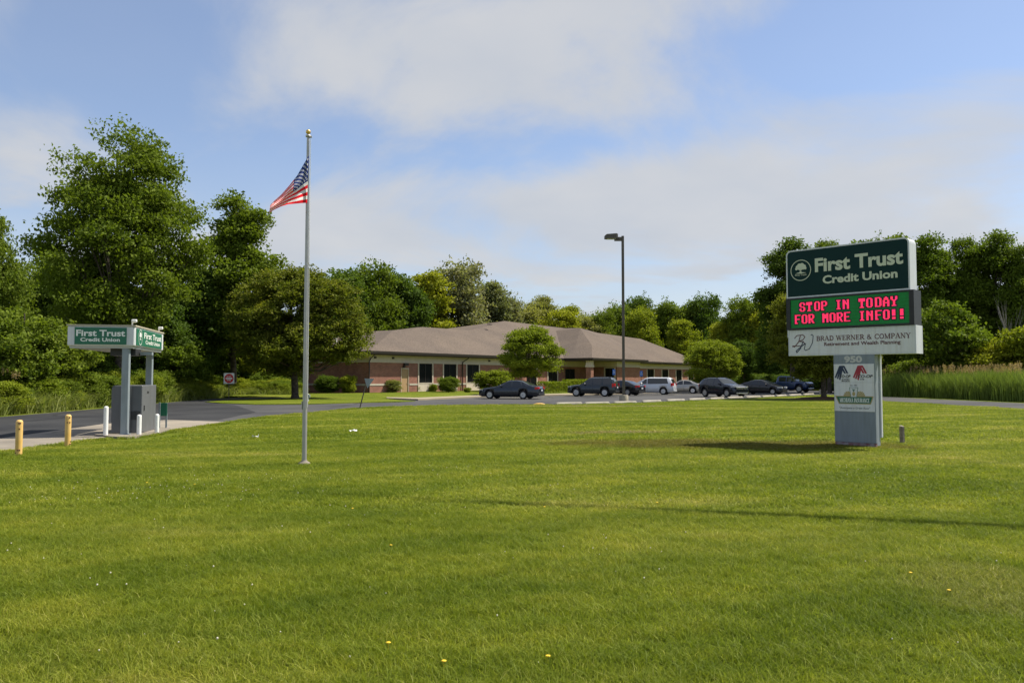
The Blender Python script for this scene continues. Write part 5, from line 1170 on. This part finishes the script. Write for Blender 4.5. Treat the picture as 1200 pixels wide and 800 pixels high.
# ================================================================ CARS
def lerp_tab(tab, x):
    xs = [p[0] for p in tab]; ys = [p[1] for p in tab]; return float(np.interp(x, xs, ys))
def smooth_tab(tab, x, w=.05):
    return (lerp_tab(tab,x-w)+2*lerp_tab(tab,x)+lerp_tab(tab,x+w))/4
def build_car(name, label, cat, s, paint, loc, heading):
    """s: L, W, roof tab 'top', 'belt', wheels (x of axles), rw, side windows, ws, rear. x measured from the front bumper."""
    L, W = s['L'], s['W']; hw = W/2; ax = s['axles']; rw = s['rw']; Ra = rw*1.17; cl = s.get('clear', .20)
    t = thing(name, label, cat, (loc[0],loc[1],loc[2]), heading)
    X = lambda xf: L/2 - xf
    def width(xf):
        e = min(xf, L-xf); f = s.get('taper', .55)
        return hw*(1 - .16*max(0, 1-e/f)**2.2)
    def low(xf):
        z = cl + (.10*max(0,1-xf/.35) + .12*max(0,1-(L-xf)/.45))
        for a in ax:
            if abs(xf-a) < Ra: z = max(z, rw + math.sqrt(Ra*Ra-(xf-a)**2))
        return z
    def ring(xf):
        zt = smooth_tab(s['top'], xf); zb = smooth_tab(s['belt'], xf); zb = min(zb, zt); w = width(xf); zl = min(low(xf), zb-.08); g = zt-zb
        zm = max(zl+.02, .52*zb+.02); 
        nose = .80 if (xf < .03 or xf > L-.03) else 1
        w *= nose*1.0
        base = [(0,zl),(w*.90,zl),(w*.985,zl+.03),(w,zm),(w*.985,zb-.07 if zb-.07>zm else (zm+zb)/2),(w*.94,zb)]
        yb = w*.94; k = s.get('tumble', .42)
        if g > .06:
            y6 = yb - k*g*.86; base += [(y6, zb+g*.86), (y6-.14, zb+g*.97), (0, zt)]
        else:
            base += [(yb*.86, zb+g*.75), (yb*.5, zb+g*.98), (0, zt)]
        return base
    st = sorted(set([0,.03,.08,.15,.25] + [round(x,3) for x in np.linspace(.3,L-.3,64)] + [L-.25,L-.15,L-.08,L-.03,L] + [a+d for a in ax for d in (-Ra,-Ra*.99,-Ra*.9,Ra*.9,Ra*.99,Ra)]))
    rings = []
    for xf in st:
        h = ring(xf); full = [(X(xf), -y, z) for y,z in h] + [(X(xf), y, z) for y,z in h[::-1][1:-1]]
        rings.append(full)
    b = MB(); b.loft(rings, 0, True); body = b.build('body', paint, t); fix_normals(body)
    # lower black sill / arches lining
    def yside(xf, z):
        h = ring(xf)[1:7]; zs = [p[1] for p in h]; ys = [p[0] for p in h]
        return float(np.interp(z, zs, ys))
    def side_patch(nm, m, xa, xb, zlo, zhi, sides=(1,-1), off=.006, n=8, parent=body, nz=4):
        out = []
        for sd_ in sides:
            b = MB(); vs = []
            for i in range(n+1):
                xf = xa+(xb-xa)*i/n; z0_ = zlo(xf) if callable(zlo) else zlo; z1_ = zhi(xf) if callable(zhi) else zhi
                for j in range(nz+1):
                    z = z0_+(z1_-z0_)*j/nz; vs.append((X(xf), sd_*(yside(xf,z)+off), z+off*.3))
            fs = [(i*(nz+1)+j,(i+1)*(nz+1)+j,(i+1)*(nz+1)+j+1,i*(nz+1)+j+1) for i in range(n) for j in range(nz)]
            if sd_ > 0: fs = [f[::-1] for f in fs]
            b.add(vs, fs, 0, True); out.append(b.build(nm, m, parent))
        return out
    for (xb0, xb1, xt0, xt1) in s['windows']:         # x at bottom (front, rear), x at top (front, rear)
        zb_ = lambda xf: smooth_tab(s['belt'],xf)+.02
        def zt2(xf, xb0=xb0, xb1=xb1, xt0=xt0, xt1=xt1):
            zb0 = smooth_tab(s['belt'],xf); g_ = smooth_tab(s['top'],xf)-zb0; ztop_ = zb0+g_*.84
            k = 1
            if xf < xt0: k = min(k, (xf-xb0)/max(.01,xt0-xb0))
            if xf > xt1: k = min(k, (xb1-xf)/max(.01,xb1-xt1))
            return max(zb0+.021, zb0+.02+(ztop_-zb0-.02)*max(0,k))
        side_patch('side_window', M['carglass'], xb0, xb1, zb_, zt2, n=14)
    def top_patch(nm, m, xa, xb, wfrac, off=.008, parent=body, zoff=0):
        b = MB(); n = 10; vs = []
        for i in range(n+1):
            xf = xa+(xb-xa)*i/n; h = ring(xf); y6,z6 = h[6]; y7,z7 = h[7]; z8 = h[8][1]
            d_ = (lerp_tab(s['top'],xf+.02)-lerp_tab(s['top'],xf-.02))/.04; nx = d_/math.hypot(d_,1); nz_ = 1/math.hypot(d_,1)
            for y, z in ((-y6*wfrac,z6+(z7-z6)*.35),(-y7,z7),(-y7*.5,z7+(z8-z7)*.7),(0,z8),(y7*.5,z7+(z8-z7)*.7),(y7,z7),(y6*wfrac,z6+(z7-z6)*.35)):
                vs.append((X(xf)+nx*off, y, z+nz_*off))
        b.add(vs, [(i*7+j,i*7+j+1,(i+1)*7+j+1,(i+1)*7+j) for i in range(n) for j in range(6)], 0, True); return b.build(nm, m, parent)
    top_patch('windscreen', M['carglass'], *s['ws'], .97)
    if s.get('rear'): top_patch('rear_window', M['carglass'], *s['rear'], .95)
    # seams
    for xs_ in s['seams']: side_patch('door_seam', M['black'], xs_, xs_+.016, cl+.06, lambda xf: smooth_tab(s['belt'],xf)-.01, n=1, off=.003)
    for xh in s['handles']: side_patch('door_handle', s.get('handle_m', paint), xh, xh+.17, lambda xf: smooth_tab(s['belt'],xf)-.13, lambda xf: smooth_tab(s['belt'],xf)-.10, off=.03, n=2)
    if s.get('cladding'): side_patch('sill_cladding', M['black'], ax[0]+Ra*1.01, ax[1]-Ra*1.01, cl+.005, cl+.13, off=.008)
    b = MB()
    for a in ax:
        for sd_ in (1,-1):
            vs = []
            for i in range(13):
                an = R(8+164*i/12); xo = a - (Ra-.01)*math.cos(an); zo = rw+(Ra-.01)*math.sin(an); vs += [(X(xo), sd_*hw*.97, zo), (X(xo), sd_*hw*.45, zo)]
            b.add(vs, [(2*i,2*i+2,2*i+3,2*i+1) for i in range(12)], 0, True)
    b.box(X(L*.9), X(L*.1), -hw*.42, hw*.42, cl-.02, cl+.1); b.build('wheel_housing', M['black'], body)
    # lamps, grille, bumpers, plates
    hz_ = s['head_z']; tz = s['tail_z']; lw = s.get('lamp_w', .30)
    for sd_ in (1,-1):
        b = MB(); x_ = s.get('head_x', .10); hh = s.get('head_h', .13)
        b.loft([[(X(x_+dx_), sd_*(width(x_+dx_)*q1), z) for q1, z in ((.62*q_,hz_-hh*.4),(.97*q_,hz_-hh*.3),(.97*q_,hz_+hh*.5),(.66*q_,hz_+hh*.35))] for dx_, q_ in ((-.07,.93),(.04,1.0),(.30,1.035))])
        fix_normals(b.build('headlight', M['lens'], t))
        b = MB(); th = s.get('tail_h', .16)
        b.loft([[(X(L-.07-dx_), sd_*(width(L-.07-dx_)*q1), z) for q1, z in ((s.get('tail_in',.62),tz-th/2),(q_,tz-th/2),(q_,tz+th/2),(s.get('tail_in',.62),tz+th/2))] for dx_, q_ in ((-.055,.90),(.03,.99),(.22,1.012))])
        fix_normals(b.build('tail_light', M['tail'], t))
        b = MB(); xm = s['mirror']; zb0 = lerp_tab(s['belt'],xm); b.bbox(X(xm)-.06,X(xm)+.05,sd_*(hw*.93),sd_*(hw*.93+.20),zb0+.0,zb0+.15,.03); b.build('wing_mirror', s.get('mirror_m', paint), t)
    b = MB(); gh = s.get('grille', (.42,.62,.32)); b.bbox(X(.02)-.02, X(.02)+.035, -gh[2]*W/2*1.6, gh[2]*W/2*1.6, gh[0], gh[1], .01); gr_ = b.build('grille', s.get('grille_m', M['black']), t)
    if s.get('emblem'): b = MB(); b.bbox(X(0)+.016,X(0)+.03,-.13,.13,(gh[0]+gh[1])/2-.035,(gh[0]+gh[1])/2+.035,.01); b.build('emblem', M['gold'], gr_)
    b = MB(); b.bbox(X(.0)-.02,X(.0)+.03,-hw*.72,hw*.72,cl+.06,cl+.16,.02); b.build('front_bumper_grille', s.get('bumper_m', M['black']), t)
    b = MB(); b.bbox(X(L)-.03,X(L)+.02,-hw*.75,hw*.75,cl+.10,cl+.26,.02); b.build('rear_bumper', s.get('rbumper_m', M['black']), t)
    b = MB(); pz = s.get('plate_z', .62); b.box(X(L)-.022,X(L)-.012+.0,-.15,.15,pz,pz+.14); b.build('licence_plate', M['plate'], t)
    # wheels
    for a in ax:
        for sd_ in (1,-1):
            y0 = sd_*(hw*.97); wd = .20
            b = MB(); prof = [(rw*.62,-.0),(rw*.68,.012),(rw*.93,.012),(rw,-.03),(rw,-wd+.03),(rw*.93,-wd),(rw*.5,-wd)]
            b.lathe([(r_, sd_*z_) for r_, z_ in prof], 28, axis='y'); w_ = b.build('wheel', M['tyre'], t, loc=(X(a), y0, rw)); fix_normals(w_)
            b = MB(); b.lathe([(rw*.64,sd_*.002),(rw*.60,sd_*.006),(rw*.56,sd_*-.03)], 28, axis='y')
            for k in range(s.get('spokes',5)):
                an = 2*math.pi*k/s.get('spokes',5)+.3; c_, s2 = math.cos(an), math.sin(an); px_, pz_ = -s2, c_; wi, wo_ = rw*.15, rw*.11
                b.loft([[(c_*rw*r0+px_*w2, sd_*yy, s2*rw*r0+pz_*w2) for w2, yy in ((-ww,.0),(ww,.0),(ww,-.02),(-ww,-.02))] for r0, ww in ((.08,wi),(.6,wo_))])
            b.lathe([(.001,sd_*.012),(rw*.16,sd_*.01),(rw*.18,sd_*-.02)], 14, axis='y'); ri = b.build('rim', M['rim'], w_); fix_normals(ri)
            b = MB(); b.lathe([(.001,sd_*-.05),(rw*.6,sd_*-.05)], 24, axis='y'); b.build('brake_disc', M['dark'], w_)
    if s.get('roof_rails'):
        for sd_ in (1,-1):
            b = MB(); x0,x1 = s['roof_rails']; b.tube([(X(x),sd_*hw*.66,lerp_tab(s['top'],x)+(.0 if x in (x0,x1) else .035)) for x in np.linspace(x0,x1,6)],.018); b.build('roof_rail', M['black'], t)
    if s.get('extra'): s['extra'](t, X, hw, body)
    return t
def paint(name, c, rough=.25, metal=.3, coat=.6): return mat(name, c, rough, metal=metal, coat=coat)
SEDAN = dict(L=5.05,W=1.85,axles=(.98,3.79),rw=.335,clear=.19,
 top=[(0,.56),(.1,.72),(.4,.83),(1.45,.98),(1.6,1.03),(2.35,1.40),(2.7,1.47),(3.2,1.48),(3.6,1.42),(4.35,1.08),(4.5,1.05),(4.95,1.00),(5.05,.80)],
 belt=[(0,.55),(.1,.70),(.4,.80),(1.4,.93),(2.5,.96),(4.3,1.0),(4.9,.97),(5.05,.78)],
 ws=(1.62,2.33), rear=(3.66,4.28), windows=[(1.78,2.78,2.42,2.78),(2.86,3.62,2.86,3.50),(3.68,4.05,3.68,3.78)], seams=[1.62,2.82,3.66], handles=[2.58,3.42], head_z=.68, tail_z=.86, mirror=1.95, grille=(.48,.64,.35), tail_h=.19, rear_plate=.7)
MID = dict(SEDAN, L=4.75, W=1.80, axles=(.92,3.65), top=[(0,.56),(.1,.70),(.4,.80),(1.3,.95),(1.45,1.0),(2.2,1.38),(2.6,1.46),(3.0,1.45),(3.5,1.36),(4.15,1.07),(4.3,1.04),(4.65,1.0),(4.75,.8)],
 belt=[(0,.55),(.1,.68),(.4,.77),(1.3,.90),(2.4,.94),(4.1,1.0),(4.6,.97),(4.75,.78)], ws=(1.47,2.18), rear=(3.54,4.1), windows=[(1.62,2.62,2.28,2.62),(2.70,3.75,2.70,3.35)], seams=[1.5,2.66,3.5], handles=[2.42,3.25], mirror=1.8)
SUV = dict(L=4.45,W=1.80,axles=(.86,3.48),rw=.37,clear=.26,
 top=[(0,.66),(.08,.88),(.3,.98),(1.2,1.08),(1.35,1.13),(1.95,1.62),(2.2,1.70),(3.9,1.72),(4.1,1.66),(4.28,1.35),(4.38,1.08),(4.45,.85)],
 belt=[(0,.64),(.08,.86),(.3,.93),(1.2,1.02),(4.2,1.08),(4.38,1.04),(4.45,.84)],
 ws=(1.37,1.93), rear=(4.12,4.33), windows=[(1.50,2.35,1.98,2.35),(2.43,3.20,2.43,3.20),(3.32,4.05,3.32,3.95)], seams=[1.38,2.39,3.24], handles=[2.15,3.02], head_z=.86, tail_z=1.0, mirror=1.68, grille=(.62,.84,.38), tail_h=.34, tail_in=.8, roof_rails=(2.2,4.0), cladding=True, tumble=.30, taper=.35, plate_z=.75)
VAN = dict(L=5.05,W=1.98,axles=(.98,4.0),rw=.35,clear=.20,
 top=[(0,.62),(.1,.80),(.35,.88),(1.05,1.06),(1.2,1.12),(2.1,1.62),(2.5,1.73),(4.5,1.72),(4.72,1.62),(4.92,1.10),(5.05,.82)],
 belt=[(0,.60),(.1,.78),(.35,.83),(1.05,.97),(2.0,1.03),(4.7,1.08),(4.92,1.04),(5.05,.80)],
 ws=(1.22,2.08), rear=(4.74,4.90), windows=[(1.55,2.35,2.18,2.35),(2.43,4.50,2.43,4.35)], seams=[1.5,2.39,3.6], handles=[2.15,2.6], head_z=.72, tail_z=1.0, mirror=1.85, grille=(.52,.68,.35), tail_h=.32, tail_in=.82, tumble=.28, taper=.35, rbumper_m=None)
CROSS = dict(L=4.6,W=1.86,axles=(.92,3.62),rw=.37,clear=.24,
 top=[(0,.66),(.08,.86),(.3,1.0),(1.25,1.12),(1.4,1.16),(2.1,1.60),(2.4,1.68),(3.5,1.67),(4.0,1.60),(4.38,1.22),(4.52,1.05),(4.6,.8)],
 belt=[(0,.64),(.08,.84),(.3,.95),(1.3,1.05),(4.1,1.16),(4.5,1.04),(4.6,.78)],
 ws=(1.42,2.05), rear=(4.03,4.34), windows=[(1.6,2.5,2.15,2.5),(2.58,3.35,2.58,3.35),(3.42,3.95,3.42,3.7)], seams=[1.42,2.54,3.38], handles=[2.3,3.15], head_z=.90, head_h=.09, tail_z=1.02, mirror=1.75, grille=(.72,.86,.42), grille_m=M['chrome'], cladding=True, tumble=.34, taper=.45, bumper_m=M['chrome'], roof_rails=(2.3,3.8))
HATCH = dict(L=4.46,W=1.75,axles=(.90,3.60),rw=.315,clear=.17,
 top=[(0,.52),(.1,.68),(.35,.80),(.95,.98),(1.1,1.04),(1.95,1.44),(2.3,1.50),(2.8,1.48),(3.5,1.32),(4.05,1.12),(4.3,1.06),(4.46,.75)],
 belt=[(0,.50),(.1,.66),(.35,.76),(1.0,.90),(2.2,.95),(3.9,1.06),(4.3,1.0),(4.46,.73)],
 ws=(1.12,1.92), rear=(2.9,3.95), windows=[(1.35,2.35,2.05,2.35),(2.43,3.15,2.43,3.15),(3.2,3.7,3.2,3.25)], seams=[1.2,2.39,3.2], handles=[2.15,2.95], head_z=.72, head_h=.16, tail_z=.92, mirror=1.55, grille=(.38,.50,.42), tumble=.40)
def truck_extra(t, X, hw, body):
    b = MB(); b.box(X(5.55),X(3.78),-hw*.80,hw*.80,1.065,1.10); b.build('bed_cover', M['black'], t)
TRUCK = dict(L=5.85,W=2.03,axles=(1.0,4.65),rw=.41,clear=.34,
 top=[(0,.78),(.06,1.10),(.25,1.20),(1.35,1.30),(1.5,1.36),(2.0,1.80),(2.2,1.90),(3.4,1.90),(3.62,1.84),(3.75,1.12),(5.7,1.10),(5.85,1.0)],
 belt=[(0,.76),(.06,1.08),(.25,1.14),(1.4,1.20),(3.6,1.24),(3.74,1.11),(5.7,1.09),(5.85,.98)],
 ws=(1.53,1.98), rear=None, windows=[(1.68,2.5,2.05,2.5),(2.58,3.42,2.58,3.42)], seams=[1.55,2.54,3.48,3.76], handles=[2.3,3.2], head_z=1.0, head_h=.20, tail_z=.95, tail_h=.3, tail_in=.85, mirror=1.85, grille=(.72,1.02,.42), grille_m=M['black'], emblem=True, bumper_m=M['chrome'], tumble=.24, taper=.3, spokes=6, extra=truck_extra)
def hd(x, y): return math.atan2(y, x)
def place(px_w, py_w, s, spec_axle, side, head):
    """world centre so that the visible wheel (axle index, side +1 left / -1 right) touches the ground at a photo pixel"""
    g_ = G(px_w, py_w); lx = s['L']/2 - s['axles'][spec_axle]; ly = side*s['W']/2*.92; c, s_ = math.cos(head), math.sin(head)
    return (g_.x - (lx*c - ly*s_), g_.y - (lx*s_ + ly*c), .012)
h1 = hd(-.94,.34)
c_ = build_car('parked_sedan','charcoal grey sedan parked side on in front of the small tree','car',SEDAN,paint('charcoal_paint',(.018,.024,.034)),place(573.8,467.4,SEDAN,0,1,h1),h1); c_['group']='cars in the parking lot'
h1 = hd(-.93,.36)
c_ = build_car('parked_suv','dark slate sport utility car just left of the tall lamp post','car',SUV,paint('slate_paint',(.022,.030,.036)),place(675.3,464.5,SUV,0,1,h1),h1); c_['group']='cars in the parking lot'
h1 = hd(-.80,.60)
c_ = build_car('parked_sedan','black sedan behind the lamp post, mostly hidden by the slate sport utility car','car',MID,paint('black_paint',(.012,.013,.016)),place(735.5,463.6,MID,1,1,h1),h1); c_['group']='cars in the parking lot'
vs_ = dict(VAN); wp = paint('white_paint_car',(.58,.60,.63),.3,.1); vs_['rbumper_m'] = wp
h1 = hd(-.93,.36)
c_ = build_car('parked_minivan','long white minivan with dark windows parked before the right wing','car',vs_,wp,place(777.3,462.5,VAN,1,1,h1),h1); c_['group']='cars in the parking lot'
c_ = build_car('parked_sedan','silver sedan with only its rear half showing behind the white minivan','car',MID,paint('silver_paint',(.36,.35,.32),.3,.5),place(811.8,461.3,MID,1,1,h1),h1); c_['group']='cars in the parking lot'
h1 = hd(.48,-.88)
c_ = build_car('parked_crossover','navy black crossover facing the lawn with a chrome grille','car',CROSS,paint('navy_black_paint',(.012,.016,.028)),place(852.0,465.6,CROSS,0,-1,h1),h1); c_['group']='cars in the parking lot'
h1 = hd(.76,-.65)
c_ = build_car('parked_hatchback','black hatchback with sloping roof right of the navy crossover','car',HATCH,paint('dark_hatch_paint',(.016,.017,.022)),place(905.6,462.6,HATCH,0,-1,h1),h1); c_['group']='cars in the parking lot'
h1 = hd(.72,-.69)
c_ = build_car('pickup_truck','deep blue pickup truck partly hidden behind the maple trunk','truck',TRUCK,paint('deep_blue_paint',(.012,.035,.11)),place(936.5,459.9,TRUCK,0,-1,h1),h1); c_['group']='cars in the parking lot'
